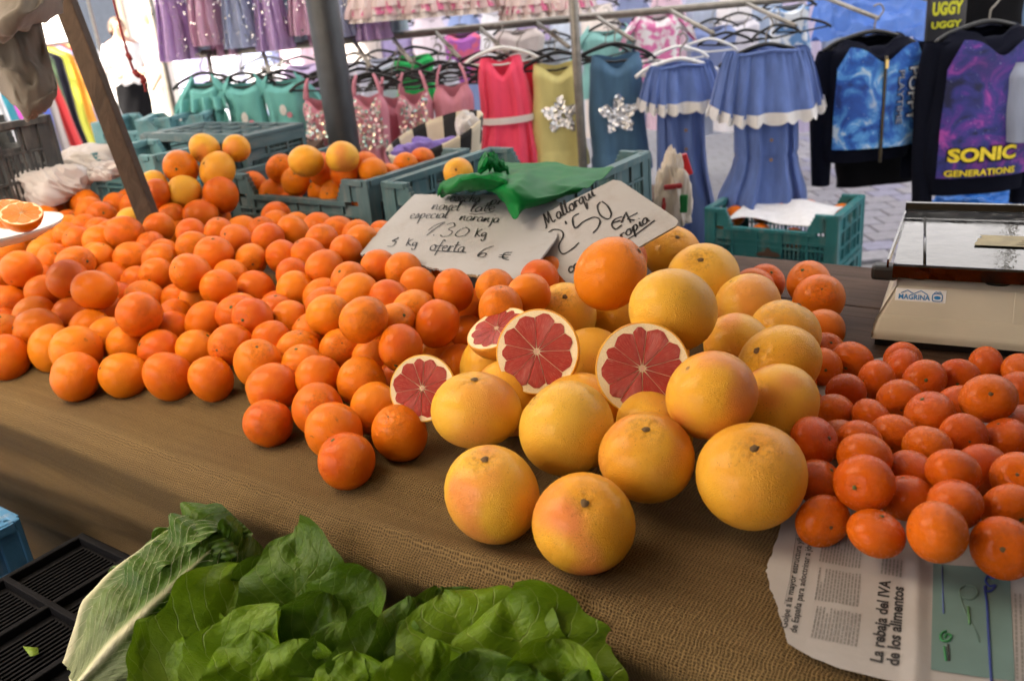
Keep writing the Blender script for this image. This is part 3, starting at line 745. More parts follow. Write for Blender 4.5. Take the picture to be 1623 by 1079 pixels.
def hand_word(word, p0, p1, xh, slant=.35):
    """strokes of a cursive word written from p0 to p1 in the photograph's pixels, xh the small letters' height"""
    adv = sum(LET[c][0] if c != ' ' else .9 for c in word); p0 = np.array(p0, float); p1 = np.array(p1, float)
    d = (p1-p0)/adv; L = np.linalg.norm(d); dx = d/L; up = np.array([dx[1], -dx[0]]); out = []; x = 0
    for c in word:
        if c == ' ': x += .9; continue
        w, st = LET[c]
        for s in st: out.append([p0+d*(x+a)+dx*slant*b*xh+up*b*xh for a, b in smooth_path([(q[0], q[1]) for q in s], 4)])
        x += w
    return out
def ink(strokes, P0, N, wpx, mat, parent, loc, name='handwriting', lift=.0012):
    mb = MB(); N = np.asarray(N)/np.linalg.norm(N)
    for st in strokes:
        P = [onplane(q[0], q[1], P0, N) for q in st]
        if len(P) < 2: continue
        L = []; R_ = []
        for i, p in enumerate(P):
            a = P[min(i+1, len(P)-1)]-P[max(i-1, 0)]; a /= np.linalg.norm(a)+1e-9; s = np.cross(N, a)
            wd = wpx*1.75/FPX*.5*(.75+.45*n1(i*.33+st[0][0], 3)); L.append(p+s*wd+N*lift); R_.append(p-s*wd+N*lift)
        n = len(P); mb.add(L+R_, [(i, i+1, n+i+1, n+i) for i in range(n-1)])
    return mb.build(name, mat, parent, loc, smooth=False)
M_INK = flat((.012, .012, .014), .5, .1, name='marker_ink')
def card_mat():
    N = NT('card'); co = N.n('TexCoord').outputs['Object']
    st = N.ramp(N.noise(co, 14, 6, .65), [(.56, 0.0), (.8, 1.0)])
    N.p(Base__Color=N.mix(N.math('MULTIPLY', st, .45), N.mix(N.noise(co, 5, 3), (.35, .35, .355), (.41, .41, .42)), (.27, .23, .18)), Roughness=.75); N.bump(N.noise(co, 90, 4), .25, .003); return N.m
M_CARD = card_mat(); M_KRAFT = flat((.40, .30, .18), .85, .2, 60, .4, name='torn_cardboard')
def card(name, label, pix, P0, N, torn=None, th=.004, jag=.0):
    N = np.asarray(N)/np.linalg.norm(N); pts = []
    for i in range(len(pix)):
        a, b = np.array(pix[i], float), np.array(pix[(i+1) % len(pix)], float); k = 22 if torn and i in torn else 1
        for q in range(k):
            p = a+(b-a)*q/k
            if k > 1 and q > 0: p = p+np.array([rnd.uniform(-1, 1), rnd.uniform(-1.8, 1.8)])
            pts.append(onplane(p[0], p[1], P0, N))
    c = sum(pts)/len(pts)
    o = thing(name, label, 'price sign', c)
    mb = MB(); n = len(pts); mb.prism(pts, N, th); mb.build('card_board', M_CARD, o, c, smooth=False)
    if torn:
        rag = MB()
        for q in range(70):
            i = min(torn); a, b = np.array(pix[i], float), np.array(pix[(i+1) % len(pix)], float); s = rnd.random()
            p = a+(b-a)*s+np.array([0, rnd.uniform(-.5, 1.5)]); w_ = onplane(p[0], p[1], P0, N)-N*th*.5
            rag.box(w_, (rnd.uniform(.002, .006), rnd.uniform(.001, .004), rnd.uniform(.001, .003)), AX)
        rag.smooth = False; tag(rag.build('torn_fibre', M_KRAFT, o, c, smooth=False), kind='stuff')
    return o, c, N
sl1 = TN*.35+TZ*.06; N1 = np.cross(TE, sl1); P1_ = T(.3, .60, .145)
o1, c1, N1 = card('price_card', 'torn cardboard price card with handwriting reading 1.30 Kg and oferta 6 euros', [(657, 308), (760, 309), (868, 308), (900, 330), (880, 380), (846, 424), (826, 443), (770, 438), (700, 428), (640, 412), (571, 402), (600, 366), (630, 335)], P1_, N1, torn={7, 8, 9})
hs = []
hs += hand_word('osecha', (712, 320), (760, 322), 8) + hand_word('pr', (775, 325), (795, 327), 8)
hs += hand_word('navel', (683, 333), (728, 335), 8.5) + hand_word('late', (744, 337), (784, 336), 8) + [[(744, 340), (755, 340.5), (782, 337)]]
hs += hand_word('especial', (649, 347), (709, 347), 7.5) + hand_word('naranja', (727, 350), (790, 354), 7.5)
ink(hs, P1_, N1, 1.7, M_INK, o1, c1)
big = [smooth_path(s, 6) for s in ([(679, 366), (690, 358), (705, 353), (690, 363), (676, 374)], [(687, 373), (688, 374)], [(708, 357), (718, 354), (721, 359), (711, 364), (717, 368), (712, 374), (702, 376), (698, 373)], [(737, 362), (728, 366), (722, 373), (727, 376), (738, 373), (744, 366), (738, 361)])]
big += hand_word('Kg', (752, 376), (771, 376), 6.5, .2)
big += [smooth_path(s, 5) for s in ([(632, 378), (622, 382), (628, 384), (622, 391), (614, 391)], [(632, 377), (622, 384)])]
big += hand_word('Kg', (643, 390), (661, 391), 6, .2) + hand_word('oferta', (680, 397), (735, 401), 9, .3) + [[(684, 398), (700, 399), (739, 401)]]
big += [smooth_path(s, 6) for s in ([(783, 391), (770, 395), (759, 403), (758, 407), (766, 408), (771, 403), (764, 402), (758, 406)], [(812, 401), (800, 402), (797, 410), (807, 413)], [(792, 405), (810, 405)], [(790, 408), (806, 409)])]
ink(big, P1_, N1, 1.9, M_INK, o1, c1)
sl2 = TN*math.cos(math.radians(33))+TZ*math.sin(math.radians(33)); N2 = np.cross(TE, sl2); P2_ = T(.72, .66, .13)
o2, c2, N2 = card('price_card', 'white rounded price card with handwriting reading 2.50 euros per kilo, stood on its corner', [(972, 285), (984, 287), (1072, 346), (1075, 352), (1071, 358), (906, 452), (898, 448), (826, 366), (828, 356)], P2_, N2)
h2 = hand_word('Mallorqui', (866, 360), (944, 311), 10, .1)
h2 += [smooth_path(s, 7) for s in ([(864, 374), (876, 365), (889, 366), (893, 374), (886, 391), (892, 403), (906, 396), (918, 385)], [(896, 351), (898, 356)], [(918, 339), (908, 346), (912, 362), (925, 352), (942, 345), (951, 350), (948, 361), (940, 370)], [(952, 321), (947, 328), (952, 342), (964, 348), (969, 340), (963, 327), (954, 320)])]
h2 += [smooth_path(s, 5) for s in ([(986, 344), (974, 349), (970, 358), (976, 364), (986, 357)], [(972, 354), (984, 350)], [(985, 354), (991, 340)], [(992, 337), (1000, 354)], [(1011, 338), (995, 347), (1006, 350)])]
h2 += hand_word('ropia', (985, 381), (1030, 351), 8, .1) + [[(990, 383), (1010, 371), (1038, 350)]] + hand_word('cosecha', (903, 434), (960, 404), 9, .1)
ink(h2, P2_, N2, 2.7, M_INK, o2, c2)

# ------------------------------------------------------------------ green bag, other bags
def sheet(ctrl, nu, nv, seed=0, amp=.004, fr=9):
    R_ = len(ctrl); Cn = len(ctrl[0]); G = np.array(ctrl, float)
    def cr(P, t):
        n = len(P)-1; x = t*n; i = min(int(x), n-1); f = x-i; g = lambda j: P[min(max(j, 0), n)]
        a, b, c, d = g(i-1), g(i), g(i+1), g(i+2); return .5*((2*b)+(-a+c)*f+(2*a-5*b+4*c-d)*f*f+(-a+3*b-3*c+d)*f**3)
    def fn(a, b):
        p = cr([cr(list(G[j]), a) for j in range(R_)], b)
        q = abs(n2(a*fr, b*fr, seed)-.5)*2+.5*abs(n2(a*fr*2.3, b*fr*2.3, seed+5)-.5)
        return p+np.array([.3, -.4, 1])*amp*(1-q)*1.5
    mb = MB(); mb.grid(fn, nu, nv); return mb
M_GREEN = flat((.003, .135, .028), .5, .15, 8, name='green_plastic', spec=.1)
cg = T(.25, 1.1, .18)
gb = thing('plastic_bag', 'shiny green plastic bag crumpled over the crate and the torn price card', 'bag', cg)
def G(x, y, h): return atz(x, y, TH+h)
main = sheet([[G(772, 268, .20), G(820, 259, .20), G(870, 262, .195), G(925, 267, .19), G(972, 270, .185)],
              [G(742, 282, .215), G(790, 268, .225), G(840, 270, .21), G(900, 283, .20), G(950, 287, .19)],
              [G(720, 290, .22), G(775, 286, .225), G(820, 283, .24), G(870, 298, .215), G(925, 303, .195)],
              [G(712, 302, .21), G(765, 303, .21), G(803, 305, .235), G(858, 318, .21), G(905, 309, .19)],
              [G(722, 300, .205), G(770, 300, .205), G(808, 330, .205), G(842, 330, .20), G(893, 312, .185)],
              [G(730, 299, .2), G(775, 298, .2), G(814, 346, .19), G(832, 334, .195), G(890, 311, .18)]], 70, 60, 3, .006, 6)
main.build('bag_sheet', M_GREEN, gb, cg, solid=.0012)
lobe = sheet([[G(703, 293, .19), G(735, 286, .215), G(768, 282, .22), G(802, 286, .225)], [G(697, 299, .205), G(731, 287, .245), G(766, 284, .25), G(802, 291, .24)],
              [G(693, 308, .20), G(728, 297, .24), G(766, 296, .24), G(803, 300, .235)], [G(697, 316, .185), G(733, 308, .20), G(770, 307, .20), G(806, 309, .205)], [G(712, 312, .18), G(740, 306, .185), G(772, 305, .19), G(806, 306, .20)]], 44, 40, 14, .010, 5)
lobe.build('bag_fold', M_GREEN, gb, cg, solid=.001)
kn = sheet([[G(758, 262, .25), G(766, 252, .26), G(775, 246, .275), G(785, 256, .26), G(795, 264, .24)],
            [G(756, 272, .245), G(766, 264, .262), G(776, 262, .262), G(788, 266, .25), G(800, 272, .235)],
            [G(756, 282, .235), G(768, 278, .24), G(780, 276, .24), G(792, 278, .235), G(806, 281, .23)]], 40, 26, 8, .012, 7)
kn.build('bag_knot', M_GREEN, gb, cg, solid=.001)
bt_ = text_on('MERCADO', G(852, 276, .217), TE, TN, .15, flat((.006, .09, .03), .4), gb, 'bag_print', cg, height=.018, lift=.004) if False else None
def lumpy(name, label, cat, c, rad, seed, mat, amp=.28, fr=2.2, group=None, rz=0):
    mb = MB()
    def fn(a, b):
        th = 2*math.pi*a; ph = math.pi*b; v = np.array([math.sin(ph)*math.cos(th), math.sin(ph)*math.sin(th), math.cos(ph)])
        q = n2(v[0]*fr+seed, v[1]*fr+v[2]*fr*.7, seed); q2 = 1-abs(n2(v[0]*fr*1.8+v[2]*2, v[1]*fr*1.8+seed, seed+3)-.5)*2; q3 = 1-abs(n2(v[0]*fr*4+v[2]*5, v[1]*fr*4+v[2]*2+seed, seed+9)-.5)*2
        r = 1+amp*1.3*(q-.5)+amp*.35*(q2**2-.4)+amp*.16*(q3**2-.4)
        z = v[2]*rad[2]*r; z = max(z, -rad[2]*.62)
        return (v[0]*rad[0]*r, v[1]*rad[1]*r, z)
    mb.grid(fn, 110, 64, cu=True); o = mb.build(name, mat); o.location = tuple(c); o.rotation_euler = (0, 0, rz)
    return tag(o, label, cat, group)
M_WBAG = flat((.66, .63, .64), .35, .08, 6, name='white_film', trans=.25); M_BBAG = flat((.02, .16, .55), .35, .2, 6, name='blue_film', trans=.2)
lumpy('plastic_bag', 'thin white plastic bag slumped flat at the back of the orange heap', 'bag', atd(88, 298, 2.35), (.085, .07, .055), 3, M_WBAG, .5, 1.6)
lumpy('plastic_bag', 'bulging white plastic bag lying behind another white bag and the wooden post', 'bag', atd(135, 262, 2.6), (.12, .08, .05), 5, M_WBAG, .45, 1.8)
bg2 = lumpy('plastic_bag', 'small knotted white bag with a green patch beside the wooden post', 'bag', atd(164, 274, 2.4), (.05, .04, .026), 8, M_WBAG, .5, 2.4)
pm = MB(); pm.box((0, 0, 0), (.022, .02, .03)); po = pm.build('green_patch', M_GREEN, bg2, smooth=False, bevel=.005); po.location = (-.058, -.02, .0)
M_CREAM = flat((.66, .60, .52), .5, .15, 9, name='cream_film', trans=.15)
cb = lumpy('plastic_bag', 'crumpled cream plastic bag with red and green print hanging beside the crate', 'bag', atd(1066, 315, 2.45), (.045, .045, .115), 11, M_CREAM, .5, 2.4)
for q, (dx, dy, dz, s, mt) in enumerate(((.035, .0, .09, (.03, .02, .06), (.42, .015, .02)), (-.008, -.05, .045, (.05, .012, .014), (.36, .03, .035)), (.02, -.05, -.005, (.022, .01, .05), (.012, .16, .04)), (-.035, -.035, -.03, (.014, .01, .09), (.42, .03, .03)), (-.01, -.045, -.10, (.05, .01, .05), (.02, .24, .07)))):
    pm = MB(); pm.box((0, 0, 0), s); po = pm.build('print_patch', flat(mt, .4), cb, smooth=False, bevel=.004); po.location = (dx, dy, dz); po.rotation_euler = (0, rnd.uniform(-.3, .3), rnd.uniform(-.3, .3))
lumpy('plastic_bag', 'bright blue plastic bag on the paving under the hoodies', 'bag', atd(1560, 335, 3.6), (.21, .15, .10), 15, M_BBAG, .4, 2.6)

# ------------------------------------------------------------------ scale
M_BEIGE = flat((.50, .47, .39), .42, .09, 7, .05, name='beige_plastic'); M_STEEL = None
def steel():
    N = NT('stainless'); co = N.n('TexCoord').outputs['Object']
    sm = N.noise(co, 22, 5); N.p(Base__Color=(.055, .053, .05), Metallic=1.0, Roughness=N.math('ADD', .05, N.math('MULTIPLY', N.ramp(sm, [(.4, 0.0), (.75, 1.0)]), .14)))
    N.bump(N.noise(co, 40, 3), .12, .004); return N.m
M_STEEL = steel(); M_RUB = flat((.012, .012, .012), .5, .2, name='black_rubber')
so_ = T(1.232, .770, 0)
sc = thing('weighing_scale', 'beige market weighing scale with stainless pan and blue brand sticker', 'scale', so_, rot=(0, 0, math.radians(-29))); sc.scale = (1, 1, .92)
Wd_ = .50
def loft(prof_l, prof_r, mb): pass
mb = MB()
prof = [(0.0, .018), (.0, .030), (.004, .036), (.014, .052), (.020, .056), (.044, .100), (.052, .108), (.075, .113), (.34, .120), (.36, .112), (.375, .02)]
def taper(z): return .004+.028*sstep(.03, .115, z)
vs = []
for y, z in prof: t_ = taper(z); vs += [(t_, y, z), (t_+.008, y-.0015, z+.0005), (Wd_-t_-.008, y-.0015, z+.0005), (Wd_-t_, y, z)]
n_ = len(prof); fs = [(i*4+k, i*4+k+1, (i+1)*4+k+1, (i+1)*4+k) for i in range(n_-1) for k in range(3)]
fs += [tuple(i*4 for i in range(n_))[::-1], tuple(i*4+3 for i in range(n_)), (0, 3, (n_-1)*4+3, (n_-1)*4)]
mb.add(vs, fs); mb.build('housing', M_BEIGE, sc, smooth=False, bevel=.004)
mb = MB(); mb.box((Wd_/2, .19, .0095), (Wd_-.016, .35, .018)); mb.build('base_plate', M_RUB, sc, smooth=False)
mb = MB(); mb.box((.014, .046, .124), (.040, .030, .026)); mb.build('pan_buffer', M_RUB, sc, smooth=False, bevel=.006)
mb = MB(); mb.box((.030, .325, .128), (.03, .03, .02)); mb.build('pan_buffer', M_RUB, sc, smooth=False, bevel=.006)
mb = MB(); mb.lathe([(.001, .006), (.012, .006), (.014, 0)], 18, (.062, .064, .110)); mb.build('foot_pad', M_RUB, sc)
mb = MB(); mb.box((Wd_/2+.02, .175, .121), (Wd_-.06, .27, .010)); mb.build('pan_support', flat((.35, .34, .32), .4, .1, metal=1), sc, smooth=False)
pan = MB()
def panp(a, b):
    x = .030+a*(Wd_-.02); y = .062+b*.285
    e = max(0, .05-b)/.05; e2 = max(0, b-.93)/.07
    z = .137+.014*(1 if b < .02 else 0)
    return (x, y, z)
pp = [(.028, .120), (.028, .140), (.032, .142), (.038, .1405), (.040, .135), (.33, .138), (.345, .146), (.356, .147), (.366, .158), (.374, .1585)]
vs = []
for y, z in pp: vs += [(.026+(y-.028)*-.03, y, z), (Wd_+.02, y, z)]
pan.add(vs, [(i*2, i*2+1, i*2+3, i*2+2) for i in range(len(pp)-1)]); pan.build('pan', M_STEEL, sc, smooth=False, solid=.0015)
mb = MB(); mb.box((.018, .2, .143), (.003, .335, .014)); mb.build('pan_rim', M_STEEL, sc, smooth=False)
mb = MB(); mb.tube([(.070, .045, .1385), (.052, .325, .141)], .0022, 8); mb.build('pan_rib', M_STEEL, sc)
mb = MB(); mb.grid(lambda a, b: (.135+.2*a+(.012*n1(b*5, 2) if a < .05 else 0), .165+.062*b, .1395+.0003*a), 12, 8); lb_ = mb.build('pan_label', flat((.30, .25, .12), .6, .2, 60), sc)
for q in range(5): mb = MB(); mb.box((.25+.004*q, .176+.010*q, .1402), (.11, .0022, .0003)); mb.build('label_line', flat((.16, .12, .06), .7), lb_, smooth=False)
def front_pt(x, s): # s 0..1 up the sloped front panel
    a = np.array([.0, .020, .056]); b = np.array([0, .044, .100]); p = a+(b-a)*s; return np.array([x, p[1], p[2]])
fn_ = np.array([0, -.878, .479]); fx = np.array([1.0, 0, 0]); fy = np.array([0, .479, .878])
M_STK = flat((.72, .74, .76), .4, .03); M_SB = flat((.02, .20, .50), .4, .05)
mb = MB(); q0 = front_pt(.032, .50)+fn_*.0024; mb.prism([q0, q0+fx*.072, q0+fx*.072+fy*.021, q0+fy*.021], fn_, .001); stk = mb.build('brand_sticker', M_STK, sc, smooth=False)
text_on('MAGRINA', q0+fx*.005+fy*.003, fx, fy, .045, M_SB, stk, 'brand_lettering', None, height=.0085, bold=.025, lift=.0007, nrm=fn_)
mb = MB()
for pts in ([(.008, .013), (.017, .018), (.026, .0125)], [(.026, .0125), (.036, .0185), (.046, .012)]):
    P = [q0+fx*a+fy*b+fn_*.0009 for a, b in pts]; mb.tube(P, .0008, 5)
for a in np.linspace(0, 2*math.pi, 17)[:-1]: pass
P = [q0+fx*(.060+.007*math.copysign(abs(math.cos(t))**.5, math.cos(t)))+fy*(.0085+.0062*math.copysign(abs(math.sin(t))**.5, math.sin(t)))+fn_*.0009 for t in np.linspace(0, 2*math.pi, 25)]
mb.tube(P, .0007, 5)
mb.prism([q0+fx*(.060+.0048*math.cos(t))+fy*(.0082+.0030*math.sin(t))+fn_*.001 for t in np.linspace(0, 2*math.pi, 15)[:-1]], fn_, .0008)
P = [q0+fx*a+fy*b+fn_*.0009 for a, b in ((.055, .0155), (.058, .0185), (.060, .016), (.063, .0185), (.065, .0155))]; mb.tube(P, .0006, 5)
mb.build('brand_mark', M_SB, stk, smooth=False)
mb = MB(); c = np.array([.172, .058, .1100])
mb.prism([c+np.array([.018*math.cos(t), .0085*math.sin(t)*1.2, .004*math.sin(t)*.2+.0015]) for t in np.linspace(0, 2*math.pi, 25)[:-1]], np.array([0, -.15, .98]), .003); lv = mb.build('level_ring', M_RUB, sc, smooth=False)
mb = MB(); mb.prism([c+np.array([.013*math.cos(t), .006*math.sin(t)*1.2, .0022+.0004*math.sin(t)]) for t in np.linspace(0, 2*math.pi, 25)[:-1]], np.array([0, -.15, .98]), .003); mb.build('level_glass', flat((.10, .12, .05), .08, .1), lv, smooth=False)
mb = MB(); q1 = front_pt(.196, -.05)+fn_*.0022; mb.prism([q1, q1+fx*.2, q1+fx*.2+fy*.054, q1+fy*.054], fn_, .004); dp = mb.build('display_panel', flat((.48, .45, .37), .4, .06), sc, smooth=False, bevel=.001)
mb = MB(); q2 = q1+fx*.022+fy*.004+fn_*.001; mb.prism([q2, q2+fx*.15, q2+fx*.15+fy*.036, q2+fy*.036], fn_, .002); mb.build('display_bezel', flat((.5, .52, .52), .3), dp, smooth=False)
mb = MB(); q3 = q2+fx*.003+fy*.003+fn_*.0012; mb.prism([q3, q3+fx*.144, q3+fx*.144+fy*.030, q3+fy*.030], fn_, .002); mb.build('display_screen', flat((.05, .12, .25), .2), dp, smooth=False)
# ------------------------------------------------------------------ newspaper under the tangerines
nh = TH+.0135
dt = atz(1403, 925, nh)-atz(1395, 1050, nh); dt /= np.linalg.norm(dt); ds = np.array([dt[1], -dt[0], 0])
npo = atz(1395, 1050, nh)
def npw(q): return .0018*n2((q@dt)*22, (q@ds)*30, 4)+.0022*abs(math.sin((q@ds)*38+3*n2(q@dt*9, q@ds*9, 2)))*.35 + .004*max(0, 1-abs(((q-npo)@ds)-.028)/.012)
def nsurf(q): q = np.array(q, float); q[2] = nh+npw(q); return q
LB = [(1262, 590), (1255, 700), (1238, 838), (1226, 872), (1214, 905), (1221, 935), (1231, 958), (1243, 1000), (1248, 1022), (1285, 1042), (1330, 1060), (1420, 1082), (1500, 1100)]
lw = [atz(x, y, nh) for x, y in LB]
RB = [(1400, 568), (1700, 640), (1760, 760), (1780, 900), (1790, 1000), (1800, 1060), (1810, 1090), (1815, 1110), (1820, 1130), (1825, 1150), (1830, 1160), (1840, 1180), (1850, 1200)]
rw = [atz(x, y, nh) for x, y in RB]
def nfn(a, b):
    i = min(int(b*(len(lw)-1)), len(lw)-2); f = b*(len(lw)-1)-i
    l = lw[i]*(1-f)+lw[i+1]*f; r_ = rw[i]*(1-f)+rw[i+1]*f
    l = l+ds*.002*(n1(b*80, 3)-.5); return nsurf(l+(r_-l)*a)
mb = MB(); mb.grid(nfn, 110, 130)
npc = atz(1420, 900, nh)
M_NEWS = flat((.35, .335, .325), .85, .06, 9, .1, name='newsprint')
npr = thing('newspaper', 'torn open newspaper spread under the tangerines at the table front', 'newspaper', npc)
mb.build('sheet', M_NEWS, npr, npc)
M_NINK = flat((.03, .03, .032), .8, .1); M_NGREY = flat((.20, .19, .185), .85, .15)
def head(s, pa, pb, hgt, bold, nm='headline'):
    a, b = atz(*pa, nh), atz(*pb, nh); d = b-a; L = np.linalg.norm(d); d /= L; up = np.array([-d[1], d[0], 0])
    text_on(s, a, d, up, L, M_NINK, npr, nm, npc, height=hgt, bold=bold, lift=.0006, nrm=TZ, surf=nsurf)
head('La rebaja del IVA', (1398, 1052), (1411, 924), .0100, .03); head('de los alimentos', (1424, 1058), (1432, 934), .0100, .03)
head('Golpe a la mayor estructura yihadista', (1247, 999), (1277, 832), .0062, .012); head('de España para adoctrinar a jóvenes', (1262, 1006), (1290, 848), .0062, .012)
tx = MB(); rr = random.Random(3)
def col_lines(pa, pb, n, pitch):
    a, b = atz(*pa, nh), atz(*pb, nh); d = b-a; L = np.linalg.norm(d); d /= L; sd_ = np.array([d[1], -d[0], 0])
    for k in range(n):
        s = 0
        end = L if rr.random() > .12 else L*rr.uniform(.3, .9)
        while s < end-.001:
            w = min(rr.uniform(.002, .009), end-s); p = a+sd_*pitch*k+d*s; hw = pitch*.23
            tx.add([nsurf(p-sd_*hw)+TZ*.0005, nsurf(p+sd_*hw)+TZ*.0005, nsurf(p+sd_*hw+d*w)+TZ*.0005, nsurf(p-sd_*hw+d*w)+TZ*.0005], [(0, 1, 2, 3)]); s += w+.0012
for pa, pb in (((1286, 1012), (1296, 962)), ((1292, 952), (1300, 902)), ((1299, 892), (1308, 845))): col_lines(pa, pb, 13, .0031)
col_lines((1397, 912), (1400, 885), 6, .0034)
col_lines((1612, 1079), (1609, 940), 3, .004)
tag(tx.build('body_text', M_NGREY, npr, npc, smooth=False), kind='stuff')
def patch(pix, mat, nm, lift):
    P = [atz(x, y, nh) for x, y in pix]; m_ = MB()
    def fn(a, b): return nsurf((P[0]*(1-a)+P[1]*a)*(1-b)+(P[3]*(1-a)+P[2]*a)*b)+TZ*lift
    m_.grid(fn, 30, 34); return m_.build(nm, mat, npr, npc)
M_TEALP = flat((.12, .20, .19), .85, .08, 20, name='green_print')
patch([(1479, 895), (1600, 905), (1608, 1082), (1475, 1064)], M_TEALP, 'printed_panel', .0007)
def line_on(pix, w, mat, nm, lift=.0013):
    m_ = MB(); m_.tube([nsurf(atz(x, y, nh))+TZ*lift for x, y in pix], w, 5); return m_.build(nm, mat, npr, npc)
line_on(smooth_path([(1570, 902), (1577, 910), (1574, 920), (1566, 916), (1562, 924), (1568, 932), (1577, 930), (1572, 938), (1563, 940), (1562, 932), (1560, 934)], 4)+[(1564, 960), (1566, 1000), (1568, 1040), (1571, 1085)], .0011, flat((.02, .04, .22), .6), 'pen_line')
line_on(smooth_path([(1499, 1003), (1491, 1008), (1492, 1018), (1503, 1019), (1507, 1011), (1500, 1008), (1497, 1014)], 5), .0010, flat((.03, .22, .07), .7), 'printed_logo')
line_on([(1496, 1028), (1499, 1050)], .0009, flat((.03, .22, .07), .7), 'printed_line'); line_on([(1502, 1024), (1504, 1050)], .0007, M_NINK, 'printed_line')
line_on([(1534, 965), (1536, 992)], .0009, flat((.10, .24, .10), .7), 'printed_line'); line_on([(1493, 900), (1495, 975)], .0006, flat((.06, .09, .28), .7), 'printed_line')
line_on(smooth_path([(1530, 930), (1520, 938), (1524, 950), (1538, 954), (1548, 946), (1545, 934), (1530, 930)], 4), .0005, flat((.12, .2, .17), .8), 'printed_line')
line_on([(1520, 945), (1530, 975), (1545, 1000), (1552, 1020)], .0004, flat((.12, .2, .17), .8), 'printed_line')
line_on([(1243, 960), (1252, 920), (1262, 850)], .0003, M_NGREY, 'printed_rule')
# ------------------------------------------------------------------ lettuces in front of the table
def leaf_mat(name, green, lite, rib, nv=9.0, blister=1.0, white=.3):
    N = NT(name); uv = N.n('TexCoord').outputs['UV']; sp = N.n('SeparateXYZ', Vector=uv); ob = N.n('TexCoord').outputs['Object']
    t = N.math('ABSOLUTE', N.math('MULTIPLY', N.math('SUBTRACT', sp.outputs[0], .5), 2.0)); s = sp.outputs[1]
    wob = N.math('MULTIPLY', N.math('SUBTRACT', N.noise(uv, 5, 3), .5), .10)
    q = N.math('FRACT', N.math('MULTIPLY', N.math('ADD', N.math('SUBTRACT', s, N.math('MULTIPLY', t, .42)), wob), nv))
    vd = N.math('ABSOLUTE', N.math('SUBTRACT', q, .5)); vein = N.ramp(vd, [(0.0, 1.0), (.065 if white > .2 else .045, 0.0)])
    vo = N.n('TexVoronoi', _feature='DISTANCE_TO_EDGE', Vector=N.map(uv, (9, 16, 1)), Scale=1.0); net = N.ramp(vo.outputs['Distance'], [(0.0, 1.0), (.06, 0.0)])
    ribw = N.math('MULTIPLY', N.math('POWER', N.math('SUBTRACT', 1.02, s), 1.4), white); ribm = N.n('Clamp', Value=N.math('MULTIPLY', N.math('SUBTRACT', N.math('ADD', ribw, .018), t), 9.0)).outputs[0]
    base = N.mix(N.ramp(N.noise(ob, 26, 4), [(.3, 0.0), (.7, 1.0)]), green, lite)
    edge = N.ramp(s, [(0.0, 1.0), (.50 if white > .2 else .5, 0.0)])
    base = N.mix(N.math('MULTIPLY', edge, .8 if white > .2 else .6), base, tuple((a+b)/2 for a, b in zip(lite, rib)))
    col = N.mix(N.math('MULTIPLY', net, .08), base, lite); col = N.mix(N.math('MULTIPLY', vein, .5 if white > .2 else .45), col, rib); col = N.mix(ribm, col, rib)
    N.p(Base__Color=col, Roughness=.36); N.b.inputs['Specular IOR Level'].default_value = .22
    hg = N.math('ADD', N.math('MULTIPLY', N.noise(N.map(uv, (11, 20, 1)), 1, 4), blister), N.math('ADD', N.math('MULTIPLY', vein, -.30), N.math('MULTIPLY', net, -.06)))
    N.bump(hg, .5, .007)
    tr = N.n('BsdfTranslucent', Color=N.mix(.5, col, lite)); ms = N.n('MixShader', Fac=.22); N.t.links.new(N.b.outputs[0], ms.inputs[1]); N.t.links.new(tr.outputs[0], ms.inputs[2]); N.t.links.new(ms.outputs[0], N.t.nodes['Material Output'].inputs[0])
    return N.m
M_LF = leaf_mat('lettuce_leaf', (.078, .155, .003), (.135, .235, .009), (.28, .35, .08), 7, .7, .05)
M_LFD = leaf_mat('lettuce_leaf_dark', (.036, .088, .003), (.072, .140, .009), (.18, .25, .05), 7, .8, .05)
M_RO = leaf_mat('romaine_leaf', (.024, .072, .004), (.080, .16, .018), (.66, .64, .42), 15, 1.0, .22)
def leaf(parent, loc, base, tip, nrm, W_, mat, bend=.6, cup=.5, ruf=.012, seed=1, tipw=.75, nu=26, nv=38):
    base = np.asarray(base, float); tip = np.asarray(tip, float); e = tip-base; L = np.linalg.norm(e); e /= L
    n = np.asarray(nrm, float); n = n-e*(n@e); n /= np.linalg.norm(n); side = np.cross(e, n)
    # midrib: an arc whose chord is base to tip
    mid = []; ang = bend/2; p = np.zeros(2); 
    for j in range(nv+1):
        a = ang-bend*j/nv
        mid.append((p.copy(), a)); p = p+np.array([math.cos(a), math.sin(a)])/nv
    ch = np.linalg.norm(mid[-1][0])
    def fn(a, b):
        j = min(nv, int(round(b*nv))); q, an = mid[j]; q = q/ch*L
        t = a*2-1; s = b
        pr = (math.sin(math.pi*min(1, s**.70*.97+.02))**.55)*(1-.25*(1-s)) if s < .999 else .12
        pr = max(pr, .16*(1-s)+.05) if s < .6 else max(pr, .05)
        w = W_*pr*(1+.05*math.sin(s*23+seed)*abs(t))
        nn = n*math.cos(an)-e*math.sin(an) if False else n*math.cos(an)+(-e)*math.sin(an)
        ee = e*math.cos(an)+n*math.sin(an)
        x = w*t; z = cup*w*t*t*(.6+.8*(1-s))
        r = ruf*(abs(t)**1.7)*(.4+s)*(math.sin(s*8+seed*2.1+(2 if t > 0 else 0))+.45*math.sin(s*19+seed*3.7+(1 if t > 0 else 4)))
        blis = .0060*(n2(s*6+seed, t*2.6+seed, seed)-.5)*2*(1-.5*abs(t)) + .0022*(n2(s*16, t*7, seed+2)-.5)
        ribh = -.004*math.exp(-(t*7)**2)*(1-s)
        return base+e*q[0]+n*q[1]+side*x+nn*(z+r+blis+ribh)
    mb = MB(); mb.grid(fn, nu, nv); return mb.build('leaf', mat, parent, loc)
